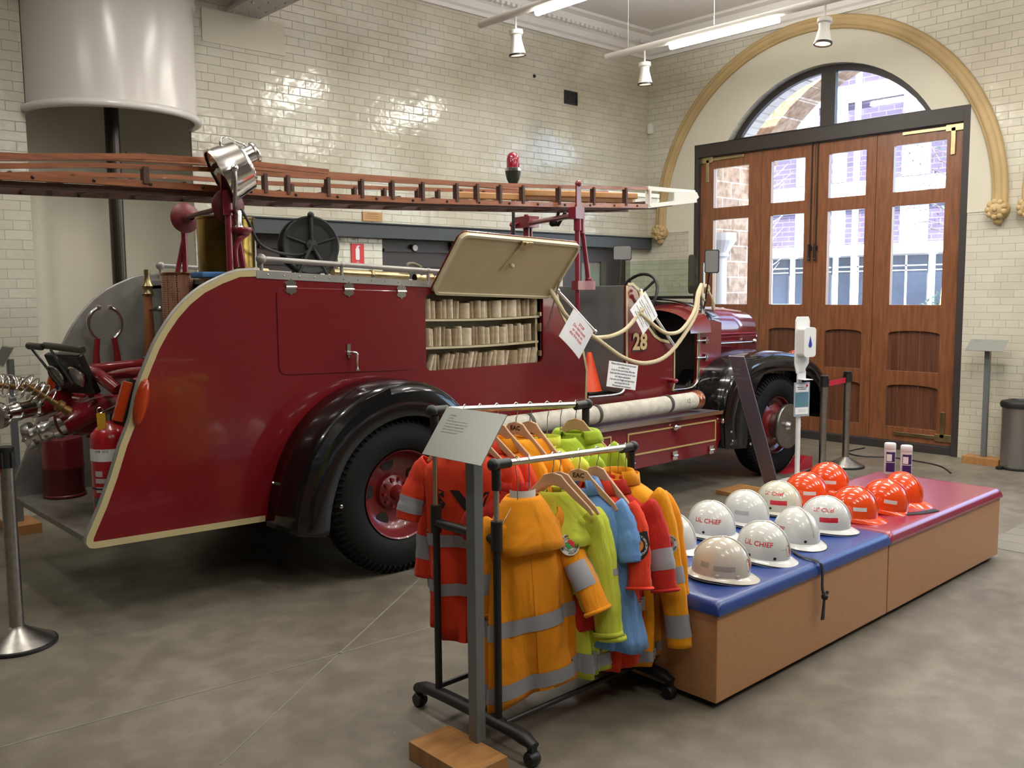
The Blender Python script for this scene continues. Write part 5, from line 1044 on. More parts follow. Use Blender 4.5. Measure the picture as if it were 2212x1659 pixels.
obj('title', mbt.xf(Xb), mat('board_orange', (.45,.14,.05), .5), pb, fix=False)
obj('wooden_base', MB().box(6.36, 6.72, 3.95, 4.38, 0, .035), wood, pb, bevel=.003)
# ---- sanitiser stand
sn = thing('sanitiser_stand', 'white hand sanitiser stand with a blue drop on its dispenser', 'sanitiser stand', (7.25, 4.08, 0))
sx_, sy_ = 7.21, 4.12
obj('base_plate', MB().plate(rrect(sx_-.17, sx_+.17, sy_-.17, sy_+.17, .04), 0, .012, ax='z'), white, sn)
obj('post', MB().tube([(sx_, sy_, .01), (sx_, sy_, 1.40)], .022, 16), white, sn, smooth=60)
Xs = Matrix.Translation((sx_, sy_, 0)) @ Matrix.Rotation(radians(-22), 4, 'Z')
obj('back_plate', MB().plate([(-.055,.98),(.045,.98),(.04,1.02),(.075,1.07),(.075,1.44),(.06,1.475),(-.06,1.475),(-.075,1.44),(-.075,1.06)], -.035, -.02).xf(Xs), white, sn, bevel=.006)
obj('drip_tray', MB().box(-.045,.045,-.13,-.02,.93,.937).box(-.045,.045,-.035,-.02,.93,1.0).xf(Xs), white, sn, bevel=.003)
dsp = obj('dispenser', MB().plate(rrect(-.062,.062,1.13,1.385,.028), -.135, -.035).xf(Xs), white, sn, bevel=.012)
obj('blue_drop', MB().plate([(0,1.31)]+[(.017*cos(radians(q)), 1.235+.02*sin(radians(q))) for q in range(20,-201,-20)], -.139, -.1355).xf(Xs), mat('drop_blue', (.03,.05,.35), .3), dsp)
ps_ = obj('poster', MB().plate(rrect(-.082,.082,.605,.905,.006), -.042, -.036).xf(Xs), mat('poster_border', (.30,.36,.40), .4), sn)
obj('poster_panel', MB().plate(rrect(-.068,.068,.69,.815,.002,1), -.0445, -.042).xf(Xs), mat('poster_teal', (.10,.22,.28), .4), ps_)
obj('poster_heading', MB().plate(rrect(-.068,.068,.82,.89,.002,1), -.0445, -.042).xf(Xs), paper, ps_)
obj('poster_footer', MB().plate(rrect(-.068,.068,.625,.685,.002,1), -.0445, -.042).xf(Xs), paper, ps_)
obj('poster_logo', MB().plate([(.062*1+.012*cos(2*pi*k/12)-.012, .876+.012*sin(2*pi*k/12)) for k in range(12)], -.046, -.0445).xf(Xs), redink, ps_)
mbt = MB()
for i, (s, sz) in enumerate((('SIMPLE STEPS TO HELP', .0105), ('STOP THE SPREAD.', .0105))): tm = text_mb(s, sz, bold=.0004).xf(Matrix.Translation((0, .860-i*.016, 0))); mbt.add(tm.v, tm.f)
for i, s in enumerate(('Wash your hands', 'Cover your cough')): tm = text_mb(s, .010).xf(Matrix.Translation((0, .665-i*.014, 0))); mbt.add(tm.v, tm.f)
obj('lettering', mbt.xf(Xs @ Matrix.Translation((0,-.0462,0)) @ Matrix.Rotation(pi/2, 4, 'X')), ink, ps_, fix=False)
tag(obj('wheel_chock', MB().plate([(7.52,0.001),(7.98,0.001),(7.98,.11),(7.86,.12),(7.74,.04)], 4.40, 4.52), mat('chock_red', (.40,.012,.03), .4), bevel=.004), 'red wedge chock against the front wheel', 'wheel chock')
# ---- steel bin
bn_ = thing('steel_bin', 'brushed steel bin cut by the right edge against the wall', 'bin', (9.28, 3.0, 0))
obj('bin_body', MB().lathe([(.001,.01),(.15,.01),(.15,.60)], (9.28,3.01,0), 'z', 40), mat('bin_steel', (.35,.34,.33), .35, .9), bn_, smooth=50)
obj('bin_rim', MB().lathe([(.15,.585),(.165,.59),(.17,.62),(.16,.645),(.10,.66),(.09,.64),(.001,.60)], (9.28,3.01,0), 'z', 40), blackm, bn_, smooth=40)
obj('bin_foot_ring', MB().lathe([(.15,0),(.158,.005),(.158,.02),(.15,.025)], (9.28,3.01,0), 'z', 40), blackm, bn_, smooth=40)
tag(obj('bin_pedal', MB().box(9.10, 9.16, 3.09, 3.14, .005, .03), blackm), 'black pedal at the foot of the steel bin', 'pedal')
tag(obj('floor_cable', MB().tube(smooth_path([(9.35,4.55,.006),(9.0,4.56,.006),(8.85,4.35,.006),(9.0,4.05,.006),(8.9,3.6,.006),(8.6,3.35,.006)], 8), .007, 6), blackm, smooth=60), 'thin dark cable curling on the floor before the timber doors', 'cable')
# ---- bench boxes
lam = mat('beech_laminate', (.50, .245, .105), .38, noise=.14, nscale=30, aniso=(1, 1, 6))
def bench(x0, x1, mt, label, cname):
    t = thing('display_bench', label, 'bench', ((x0+x1)/2, 2.45, 0), 0, 'low padded display benches')
    obj('bench_box', MB().box(x0+.006, x1-.003, 2.055, 2.845, .03, .405), lam, t, bevel=.003)
    obj('plinth', MB().box(x0+.03, x1-.03, 2.09, 2.81, .0, .035), blackm, t)
    P = []
    nx_, ny_ = 24, 14; rows = []
    for j in range(ny_+1):
        r = []
        for i in range(nx_+1):
            u, v = i/nx_, j/ny_; e = min(u, 1-u, )*(x1-x0); f_ = min(v, 1-v)*.82
            h = min(1, e/.03)**.5 * min(1, f_/.03)**.5
            r.append((x0-.004+(x1-x0+.004)*u, 2.04+.82*v, .408+.048*h + .003*sin(9*u)*sin(5*v)))
        rows.append(r)
    # denser rounding along the edges
    def prof(t_): return [0, .004, .012, .03, .06][t_]
    us_ = [0, .004, .012, .028, .05] ; 
    X_ = [x0-.004+q for q in us_]+[x0+.05+(x1-x0-.1)*k/10 for k in range(1,10)]+[x1-.002-q for q in us_[::-1]]
    Y_ = [2.04+q for q in us_]+[2.09+.72*k/6 for k in range(1,6)]+[2.86-q for q in us_[::-1]]
    hh = lambda d: sqrt(max(0, 1-(1-min(1, d/.028))**2))
    rows = [[(x, y, .41+.046*min(hh(x-X_[0]), 1)*min(hh(y-Y_[0]), 1) if x-X_[0] < .03 or y-Y_[0] < .03 or X_[-1]-x < .03 or Y_[-1]-y < .03 else .456) for x in X_] for y in Y_]
    rows = [[(x, y, .41+.046*hh(min(x-X_[0], X_[-1]-x))*hh(min(y-Y_[0], Y_[-1]-y))) for x in X_] for y in Y_]
    mb = MB().grid(rows); mb.box(X_[0], X_[-1], Y_[0], Y_[-1], .400, .411)
    obj(cname, mb, mt, t, smooth=60, fix=False)
    return t
for nm_, c_, r_ in (('vinyl_blue', (.012, .045, .22), .36), ('vinyl_magenta', (.26, .010, .045), .33)):
    q_ = mat(nm_, c_, r_, coat=.9, bump=.08, bscale=120).node_tree.nodes['Principled BSDF']; q_.inputs['Coat Roughness'].default_value = .26 if 'mag' in nm_ else .34; q_.inputs['Coat Weight'].default_value = .9 if 'mag' in nm_ else .35
bench(3.0, 4.52, mat('vinyl_blue'), 'low beech laminate bench with a blue padded top', 'cushion')
bench(4.52, 6.06, mat('vinyl_magenta'), 'low beech laminate bench with a crimson padded top', 'cushion')
# ---- wipes tubs
def tub(x, y, label):
    t = thing('wipes_tub', label, 'tub', (x, y, .456), radians(-140), 'white wipes tubs on the crimson bench'); c = (x, y, .4565)
    obj('tub_body', MB().lathe([(.001,0),(.034,0),(.036,.004),(.036,.175)], c, 'z', 28), white, t, smooth=50)
    obj('tub_lid', MB().lathe([(.036,.17),(.0375,.172),(.0375,.205),(.034,.212),(.001,.213)], c, 'z', 28), white, t, smooth=40)
    def wr(z0, z1, a0, a1, r): return MB().grid([[(x+r*cos(radians(a0+(a1-a0)*k/12)), y+r*sin(radians(a0+(a1-a0)*k/12)), c[2]+z) for k in range(13)] for z in (z0, z1)])
    lb = obj('purple_label', wr(.02, .082, 165, 268, .0366), mat('label_purple', (.045,.02,.13), .35), t, fix=False)
    obj('purple_label', wr(.088, .155, 165, 268, .0366), mat('label_purple'), t, fix=False)
    obj('white_label', wr(.093, .14, 172, 225, .0370), paper, t, fix=False)
    return t
tub(6.0, 2.74, 'left tub of the two white wipes tubs with purple labels'); tub(5.98, 2.62, 'right tub of the two white wipes tubs with purple labels')
# ================================================================= helmets on the benches
BT = .4575
hw_ = mat('helmet_white', (.66, .66, .63), .16, coat=.5); hcr = mat('helmet_ivory', (.60, .58, .46), .2, coat=.4); hor = mat('helmet_orange', (.78, .075, .012), .14, coat=.6)
hsm = mat('helmet_smoked_white', (.62, .57, .50), .2, coat=.4, noise=.15, nscale=6)
refl = mat('reflective_grey', (.42, .42, .43), .4); grome = mat('grommet_black', (.01, .01, .01), .4)
badge_red = mat('badge_red', (.55, .015, .03), .4); badge_green = mat('badge_green', (.03, .28, .06), .4); badge_grey = mat('badge_grey', (.12, .13, .12), .4)
ha_, hb2, hh_ = .125, .102, .150
def dome(phi, z, off=0):
    """point on the helmet crown at height z (0 = brim level) and angle phi, pushed out by off"""
    zz = max(0., min(.9999, z/hh_)); r = (1-zz**2.3)**.5
    keel = .006*math.exp(-(sin(phi)*r/.16)**2)*(1 if cos(phi) > -.2 else .4)
    return Vector(((ha_*r+off)*cos(phi), (hb2*r+off)*sin(phi), z + keel*(zz**.5) + off*.5*zz))
def helmet_mb(front=.055, sideb=.022, back=.03, drop=.012):
    rows = []; N = 48
    zs = [hh_*sin(radians(a)) for a in (88.5, 80, 70, 60, 50, 40, 31, 22, 14, 7)] + [0]
    for z in zs: rows.append([dome(2*pi*k/N, z) for k in range(N)])
    for t_ in (.15, .5, 1.0, 1.06):
        r = []
        for k in range(N):
            f_ = 2*pi*k/N; c = cos(f_); wb = sideb + (front-sideb)*max(0, c)**2.2 + (back-sideb)*max(0, -c)**2
            d = Vector((cos(f_), sin(f_)*.9, 0)); p = dome(f_, 0) + d*wb*min(1, t_); p.z = -drop*t_**1.4 - (.006 if t_ > 1 else 0) - .010*max(0, c)*t_
            r.append(p)
        rows.append(r)
    k0 = MB().grid(rows, True); n0 = len(k0.v); k0.v.append(dome(0, hh_)+Vector((-ha_*0, 0, 0))); k0.v[n0] = Vector((0, 0, hh_+.004))
    for k in range(N): k0.f.append((n0, (k+1) % N, k))
    return k0
def on_side(mb, phi0, z0, off=.0016):
    """wrap flat letters onto the right-hand side of the crown"""
    for i, v in enumerate(mb.v):
        z = z0+v.y; zz = max(0, min(.999, z/hh_)); r = max(.2, (1-zz**2.3)**.5)
        mb.v[i] = dome(phi0 + v.x/(ha_*r*.92), z, off)
    return mb
def quad(w_, h_, n_=8): return MB().grid([[(w_*(i/n_-.5), h_*(j/2-.5), 0) for i in range(n_+1)] for j in range(3)])
def helmet(x, y, deg, kind, label, mt, tilt=0, text=None, extras=()):
    t = thing('helmet', label, 'helmet', (x, y, BT+.024), radians(deg), {'w': 'white hard hats on the blue bench', 'o': 'orange hard hats on the crimson bench'}[kind])
    Mx = Matrix.Rotation(radians(tilt), 4, 'Y')
    def hp(name, mb, m_, par=None, **k): return obj(name, mb.xf(Mx), m_, par or t, world=False, **k)
    if kind == 'w': sh_ = helmet_mb(.045, .024, .028)
    else: sh_ = helmet_mb(.062, .006, .022, .016)
    s_ = hp('shell', sh_, mt, smooth=50, solid=.003, fix=False)
    hp('brim_edge', MB().tube([sh_.v[k+13*48]*1.0 for k in list(range(48))+[0]], .0028, 6, cap=False).xf(Mx.inverted()), grome if kind == 'w' else mt, s_)
    # centre crest
    pts = [dome(0 if a < 90 else pi, hh_*sin(radians(a if a < 90 else 180-a)), .001) for a in range(12, 160, 6)]
    hp('crest', MB().tube(pts, [.002]+[.006]*(len(pts)-2)+[.002], 8, sq=.8), mt, s_, smooth=60)
    hp('headband', MB().lathe([(.085, -.020), (.09, -.02), (.09, .01), (.085, .01)], (0,0,0), 'z', 24), grome, t)
    if text: 
        for s, sz, ph, z0, m_ in text: hp('lettering', on_side(text_mb(s, sz, bold=.0006), ph, z0), m_, s_, fix=False)
    for e in extras:
        if e[0] == 'dot': 
            p = dome(radians(e[1]), e[2], .001); nn = Vector((p.x/ha_**2, p.y/hb2**2, .0)).normalized()
            hp('grommet', MB().sphere((0,0,0), .0075, 10, 6, .4).xf(Matrix.Translation(p) @ nn.to_track_quat('Z','Y').to_matrix().to_4x4()), grome, s_)
        if e[0] == 'strip': hp('reflective_strip', on_side(quad(e[3], e[4]), radians(e[1]), e[2]), e[5], s_, fix=False)
        if e[0] == 'badge':
            P = [(.021*cos(a), .026*sin(a)) for a in [2*pi*k/20 for k in range(20)]]
            def bf(pts_, m_, o_, nm): 
                mb = MB(); mb.v = [Vector((a, b, 0)) for a, b in pts_]; mb.f = [tuple(range(len(pts_)))]
                hp(nm, on_side(mb, radians(e[1]), e[2], o_), m_, s_, fix=False)
            bf(P, badge_grey, .0015, 'badge'); bf([(-.0, .022), (.008, .020), (.016, .012), (.018, 0), (.012, -.014), (0, -.022), (.004, -.008), (0, .004), (.006, .012)], badge_red, .0022, 'badge_flame')
            for q in range(4): bf([(-.002, .012-q*.009), (-.014, .010-q*.008), (-.012, .006-q*.008), (-.002, .007-q*.009)], whitep, .0024, 'badge_leaf')
        if e[0] == 'shield':
            mb = MB(); P = [(-.017, .024), (-.006, .022), (0, .027), (.006, .022), (.017, .024), (.018, 0), (.012, -.016), (0, -.026), (-.012, -.016), (-.018, 0)]; mb.v = [Vector((a, b, 0)) for a, b in P]; mb.f = [tuple(range(10))]
            hp('shield_badge', on_side(mb, radians(e[1]), e[2], .0015), mat('shield_dark', (.05,.028,.016), .35), s_, fix=False)
            mb = MB(); mb.v = [Vector(((.009 if k % 2 else .005)*cos(2*pi*k/16), (.009 if k % 2 else .005)*sin(2*pi*k/16), 0)) for k in range(16)]; mb.f = [tuple(range(16))]
            hp('badge_star', on_side(mb, radians(e[1]), e[2], .0023), mat('shield_gold', (.45,.33,.18), .35), s_, fix=False)
        if e[0] == 'dark': hp('front_decal', on_side(quad(.05, .06, 6), radians(e[1]), e[2], .0012), mat('decal_smoke', (.28,.28,.28), .3), s_, fix=False)
        if e[0] == 'clip':
            p = dome(radians(e[1]), e[2], .002); hp('strap_clip', MB().box(-.008,.008,-.004,.004,-.012,.008).xf(Matrix.Translation(p) @ Matrix.Rotation(radians(e[1]+90), 4, 'Z')), mt, s_, bevel=.002)
    return t
RT = -90
chief = lambda ph=-98: [('LIL CHIEF', .030, radians(ph), .070, redink)]
chief2 = lambda ph=-92: [("Lil' Chief", .027, radians(ph), .098, redink)]
dots = [('dot', -112, .012), ('dot', -48, .014)]
helmet(3.29, 2.235, -62, 'w', 'front left helmet on the blue bench, stained white with a pale strip and flame badge', hsm, 2, None,
       [('strip', -78, .040, .085, .022, mat('strip_pale', (.38,.36,.33), .4)), ('strip', -120, .048, .04, .024, mat('strip_pale')), ('badge', -14, .048), ('clip', -92, .006), ('clip', -50, .006)])
helmet(3.655, 2.255, -76, 'w', 'white LIL CHIEF helmet in the front row with a smoky badge decal on its brow', hw_, 3, chief(-88), [('dot', -104, .014), ('dot', -50, .012), ('badge', -8, .04), ('dark', -22, .05)])
helmet(4.01, 2.29, -108, 'w', 'white helmet in the front row with CHIEF at its left edge, third from the rack', hw_, 1, [('LIL CHIEF', .023, radians(-104), .062, redink)], [('dot', -78, .016), ('dot', -25, .016)])
helmet(4.335, 2.31, -66, 'w', "front row ivory white helmet with Lil' Chief over a red stripe, beside the orange ones", hw_, 0, chief2(), [('strip', -78, .052, .085, .024, badge_red), ('dot', -112, .02)])
helmet(3.49, 2.66, -74, 'w', 'white LIL CHIEF helmet at the rack end of the back row', hw_, 2, chief(-80), [('dot', -96, .014)])
helmet(3.83, 2.665, -74, 'w', 'white LIL CHIEF helmet second in the back row', hw_, 2, chief(-84), [('dot', -92, .014)])
helmet(4.17, 2.68, -78, 'w', 'plain white helmet with a grey strip, third in the back row', hw_, 1, None, [('strip', -84, .052, .07, .022, refl)])
helmet(4.50, 2.68, -72, 'w', "ivory back row helmet with Lil' Chief over a red stripe", hcr, 0, chief2(-96), [('strip', -80, .052, .085, .024, badge_red), ('dot', -100, .02)])
st = lambda a=-72: [('strip', a, .052, .065, .020, mat('strip_white', (.62,.60,.60), .4)), ('strip', a-48, .052, .035, .020, mat('strip_white')), ('shield', -6, .035)]
helmet(4.83, 2.70, -70, 'o', 'left orange helmet of the back row, beside the ivory one', hor, 0, None, st(-72))
helmet(5.20, 2.76, -78, 'o', 'rearmost orange helmet, in front of the stanchion base', hor, 0, None, st(-70))
helmet(4.66, 2.32, -64, 'o', 'front left orange helmet touching the white ones', hor, 2, None, st(-74))
helmet(4.96, 2.29, -68, 'o', 'middle front orange helmet tilted up on its chin strap', hor, 7, None, st(-74))
helmet(5.23, 2.31, -98, 'o', 'rightmost orange helmet with its dark shield badge facing out', hor, 1, None, [('shield', 2, .042)])
def strap(pts, w_, label):
    P = smooth_path(pts, 5); mb = MB(); rows = []
    for i, p in enumerate(P):
        d = (P[min(i+1, len(P)-1)]-P[max(i-1, 0)]).normalized(); s_ = d.cross(Vector((0, -.25, 1))).normalized() if abs(d.z) < .8 else Vector((1, 0, 0))
        rows.append([p-s_*w_/2, p+s_*w_/2])
    return tag(obj('chin_strap', MB().grid(rows), mat('strap_black', (.010,.010,.011), .6), solid=.002, smooth=60), label, 'strap')
strap([(3.86,2.22,.462),(3.80,2.14,.464),(3.79,2.07,.464),(3.80,2.035,.44),(3.80,2.03,.34),(3.81,2.025,.30)], .022, 'black chin strap hanging over the edge of the blue bench')
k_ = thing('strap_tail', 'knotted tail of the chin strap hanging against the bench side', 'strap', (3.81, 2.03, .25))
obj('knot', MB().sphere((3.812,2.024,.295), .016, 10, 6).bar((3.80,2.024,.285), (3.835,2.022,.315), .012, .008).bar((3.80,2.022,.31), (3.83,2.024,.28), .01, .008), mat('strap_black'), k_)
obj('tail', MB().plate([(3.806,.29),(3.818,.29),(3.812,.185),(3.788,.19)], 2.022, 2.028), mat('strap_black'), k_)
strap([(4.93,2.18,.462),(5.02,2.12,.463),(5.12,2.09,.462),(5.17,2.08,.462)], .03, 'dark chin strap lying on the crimson bench under the tilted orange helmet')
# ================================================================= the clothes rack
RA, RB = Vector((2.17, 2.44, 1.08)), Vector((2.965, 2.472, 1.044)); FA, FB = Vector((2.17, 2.80, 1.245)), Vector((2.965, 2.735, 1.204))
rk_ = thing('clothes_rack', 'chrome and black double clothes rack on castors hung with volunteer uniforms', 'clothes rack', (2.56, 2.6, 0))
chr_ = mat('rack_chrome', (.62,.60,.54), .22, 1)
obj('rail', MB().tube([RA, RB], .0135, 14), chr_, rk_, smooth=60); obj('rail', MB().tube([FA, FB], .0135, 14), chr_, rk_, smooth=60)
for xe, sgn, A_, B_ in ((2.165, 1, RA, FA), (2.965, -1, RB, FB)):
    for yy, E_ in ((A_.y, A_), (B_.y, B_)):
        zb = .865 if E_ is A_ and sgn > 0 else .80
        obj('upright', MB().tube([(xe, yy, .80), (xe, yy, E_.z-.03)], .0105, 12), chr_, rk_, smooth=60)
        lo = obj('lower_post', MB().tube([(xe, yy, .09), (xe, yy, .84)], .0145, 12), blackm, rk_, smooth=60)
        obj('post_sleeve', MB().tube([(xe, yy, .76), (xe, yy, .87)], .022, 12), blackm, lo, smooth=60)
        c_ = obj('rail_joint', MB().tube([(xe, yy, E_.z-.095), (xe, yy, E_.z-.02)], .017, 14).tube([(xe-sgn*.022, yy, E_.z), (xe+sgn*.065, yy+.002, E_.z-.002)], .019, 14).sphere((xe-sgn*.012, yy, E_.z), .024, 14, 8), blackm, rk_, smooth=50)
    obj('cross_piece', MB().tube([(xe, A_.y, .80), (xe, B_.y, .80)], .018, 12), blackm, rk_, smooth=60)
    mb = MB().tube(smooth_path([(xe, 2.25, .075), (xe, 2.33, .095), (xe, 2.6, .10), (xe, 2.86, .095), (xe, 2.94, .075)], 4), [.024]*3+[.030]*11+[.026]*3, 14, sq=.8)
    ft = obj('foot_bar', mb, blackm, rk_, smooth=60)
    for yy in (2.26, 2.93): obj('castor', MB().lathe([(.001,-.022),(.024,-.022),(.028,-.016),(.028,.016),(.024,.022),(.001,.022)], (xe, yy, .029), 'x', 20).box(xe-.014, xe+.014, yy-.012, yy+.012, .03, .08), blackm, ft, smooth=40)
for yy in (2.40, 2.82): obj('base_rod', MB().tube([(2.165, yy, .115), (2.965, yy, .115)], .011, 10), blackm, rk_, smooth=60)
# ---- garments
def cloth(name, col):
    M = mat(name, col, .85, noise=.12, nscale=5, sheen=.1, spec=.2); n = M.node_tree.nodes; l = M.node_tree.links
    tc = n.new('ShaderNodeTexCoord'); mp = n.new('ShaderNodeMapping'); mp.inputs['Scale'].default_value = (7, 7, 2.6); mp.inputs['Rotation'].default_value = (.2, .25, 0)
    a = n.new('ShaderNodeTexNoise'); a.inputs['Scale'].default_value = 1; a.inputs['Detail'].default_value = 3; a.inputs['Distortion'].default_value = .8
    b = n.new('ShaderNodeBump'); b.inputs['Strength'].default_value = .7; b.inputs['Distance'].default_value = .035
    l.new(tc.outputs['Object'], mp.inputs[0]); l.new(mp.outputs[0], a.inputs['Vector']); l.new(a.outputs[0], b.inputs['Height']); l.new(b.outputs[0], n['Principled BSDF'].inputs['Normal']); return M
c_or = cloth('cloth_orange', (.88, .31, .010)); c_rd = cloth('cloth_red_orange', (.76, .055, .02)); c_dr = cloth('cloth_deep_red', (.52, .028, .02))
c_li = cloth('cloth_lime', (.62, .69, .07)); c_gr = cloth('cloth_green', (.38, .52, .035)); c_bl = cloth('cloth_blue', (.17, .35, .70)); c_am = cloth('cloth_amber', (.90, .36, .012))
stripe_m = mat('reflective_tape', (.30, .30, .33), .5, spec=.6); patch_w = mat('patch_white', (.66,.65,.58), .8); patch_k = mat('patch_black', (.015,.014,.014), .8); patch_o = mat('patch_orange', (.75,.22,.03), .8)
hwood = mat('hanger_wood', (.60, .38, .22), .5, noise=.12, nscale=8)
wire = mat('hanger_wire', (.55,.55,.55), .25, 1)
def patch(par, P, nrm, up, r, kind):
    F = frame(tuple(P), Vector(up).cross(Vector(nrm)), up)
    def disc(rr_, z, sh=1, n_=28): return MB().grid([[(rr_*cos(2*pi*k/n_), rr_*sh*sin(2*pi*k/n_), z) for k in range(n_)], [(1e-5*cos(k), 1e-5*sin(k), z) for k in range(n_)]], True)
    def ring_text(s, R_, a_mid, size, flip=False):
        mb = text_mb(s, size, bold=size*.03); 
        for i, v in enumerate(mb.v):
            if not flip: a = radians(a_mid) - v.x/R_; q = R_+v.y
            else: a = radians(a_mid) + v.x/R_; q = R_-v.y
            mb.v[i] = Vector((q*cos(a), q*sin(a), .0035))
        return mb
    if kind == 'bush':
        b = obj('badge_patch', disc(r, .001).xf(F), patch_w, par, fix=False)
        obj('lettering', ring_text('BUSH FIRE BRIGADE', r*.80, 105, r*.27).xf(F), patch_k, b, fix=False)
        obj('lettering', ring_text('VOLUNTEER', r*.80, -75, r*.27, True).xf(F), patch_k, b, fix=False)
        obj('badge_ring', MB().tube([(r*.58*cos(2*pi*k/28), r*.58*sin(2*pi*k/28), .003) for k in range(29)], r*.022, 6).xf(F), patch_k, b)
        q = r*.52
        mb = MB(); mb.v = [Vector((a*q, c*q, .004)) for a, c in ((-.1,.9),(.1,.65),(.3,.95),(.45,.6),(.7,.7),(.75,.3),(1,.1),(.85,-.3),(.6,-.6),(.45,-.75),(.3,-.2),(.1,.1),(-.1,.4))]; mb.f = [tuple(range(13))]
        obj('badge_flame', mb.xf(F), badge_red, b, fix=False)
        mb = MB()
        for k in range(4):
            y0 = .35-k*.32; mb.add([(q*a, q*(c+y0), .004) for a, c in ((-.15+.1*k,.2),(-.55,.35),(-.9+.1*k,.15),(-.7,-.1),(-.25+.15*k,-.05))], [(0,1,2,3,4)])
        obj('badge_leaf', mb.xf(F), badge_green, b, fix=False)
    else:
        P_ = [(-1, 1.12), (0, 1.2), (1, 1.12), (1.08, 0), (.85, -.7), (.45, -1.15), (0, -1.3), (-.45, -1.15), (-.85, -.7), (-1.08, 0)]
        mb = MB(); mb.v = [Vector((a*r, c*r, .001)) for a, c in P_]; mb.f = [tuple(range(10))]
        b = obj('badge_patch', mb.xf(F), patch_k, par, fix=False)
        obj('badge_disc', disc(r*.56, .003).xf(F), patch_o, b, fix=False)
        obj('lettering', ring_text('STATE EMERGENCY SERVICE', r*.80, 90, r*.24).xf(F), patch_w, b, fix=False)
        obj('lettering', ring_text('WESTERN AUSTRALIA', r*.86, -90, r*.22, True).xf(F), patch_w, b, fix=False)
        mb = MB(); mb.v = [Vector((a*r, c*r, .0045)) for a, c in ((-.35,.3),(-.1,.1),(0,.35),(.08,.12),(.38,.38),(.28,.05),(.12,-.1),(.2,-.3),(-.1,-.22),(-.25,-.02))]; mb.f = [tuple(range(10))]
        obj('badge_bird', mb.xf(F), patch_k, b, fix=False)
def hanger(H, th, kind, label, eac=False, arm=.165):
    t = thing('coat_hanger', label, 'coat hanger', tuple(H), radians(th), 'coat hangers on the rack'); top = -.062
    hk = [(0, .024*cos(a), .0+.024*sin(a)-.006) for a in [radians(q) for q in range(-20, 200, 20)]]
    if kind == 'wood':
        hook = MB().tube([(0, 0, top)] + [(0, .002, -.045), (0, .012, -.034)] + [(0, .018*cos(a), .002+.018*sin(a)) for a in [radians(q) for q in range(-40, 190, 20)]], .0022, 8)
        obj('hook', hook, wire, t, world=False, smooth=60)
        up = [(-.165, -.215), (-.15, -.19), (-.10, -.14), (-.055, -.095), (-.035, -.070), (0, -.060), (.035, -.070), (.055, -.095), (.10, -.14), (.15, -.19), (.165, -.215)]
        lo = [(.155, -.222), (.14, -.205), (.09, -.165), (.05, -.128), (.02, -.112), (0, -.110), (-.02, -.112), (-.05, -.128), (-.09, -.165), (-.14, -.205), (-.155, -.222)]
        b = obj('hanger_body', MB().plate(up+lo, -.0065, .0065), hwood, t, world=False, bevel=.003)
        if eac: obj('lettering', text_mb('EAC', .026, bold=.0008).xf(Matrix.Translation((0, -.0072, -.088)) @ Matrix.Rotation(pi/2, 4, 'X')), ink, b, world=False, fix=False)
    else:
        obj('hook', MB().tube([(0, 0, -.17), (0, 0, -.11), (0, .003, -.05), (0, .012, -.03)] + [(0, .018*cos(a), .002+.018*sin(a)) for a in [radians(q) for q in range(-40, 190, 20)]], .0018, 8), wire, t, world=False, smooth=60)
        obj('hanger_wire', MB().tube([(-arm, 0, -.235), (-.03, 0, -.175), (0, 0, -.165), (.03, 0, -.175), (arm, 0, -.235)], .0018, 8).tube([(-arm, 0, -.235), (arm, 0, -.235)], .0018, 8), wire, t, world=False, smooth=60)
    return t
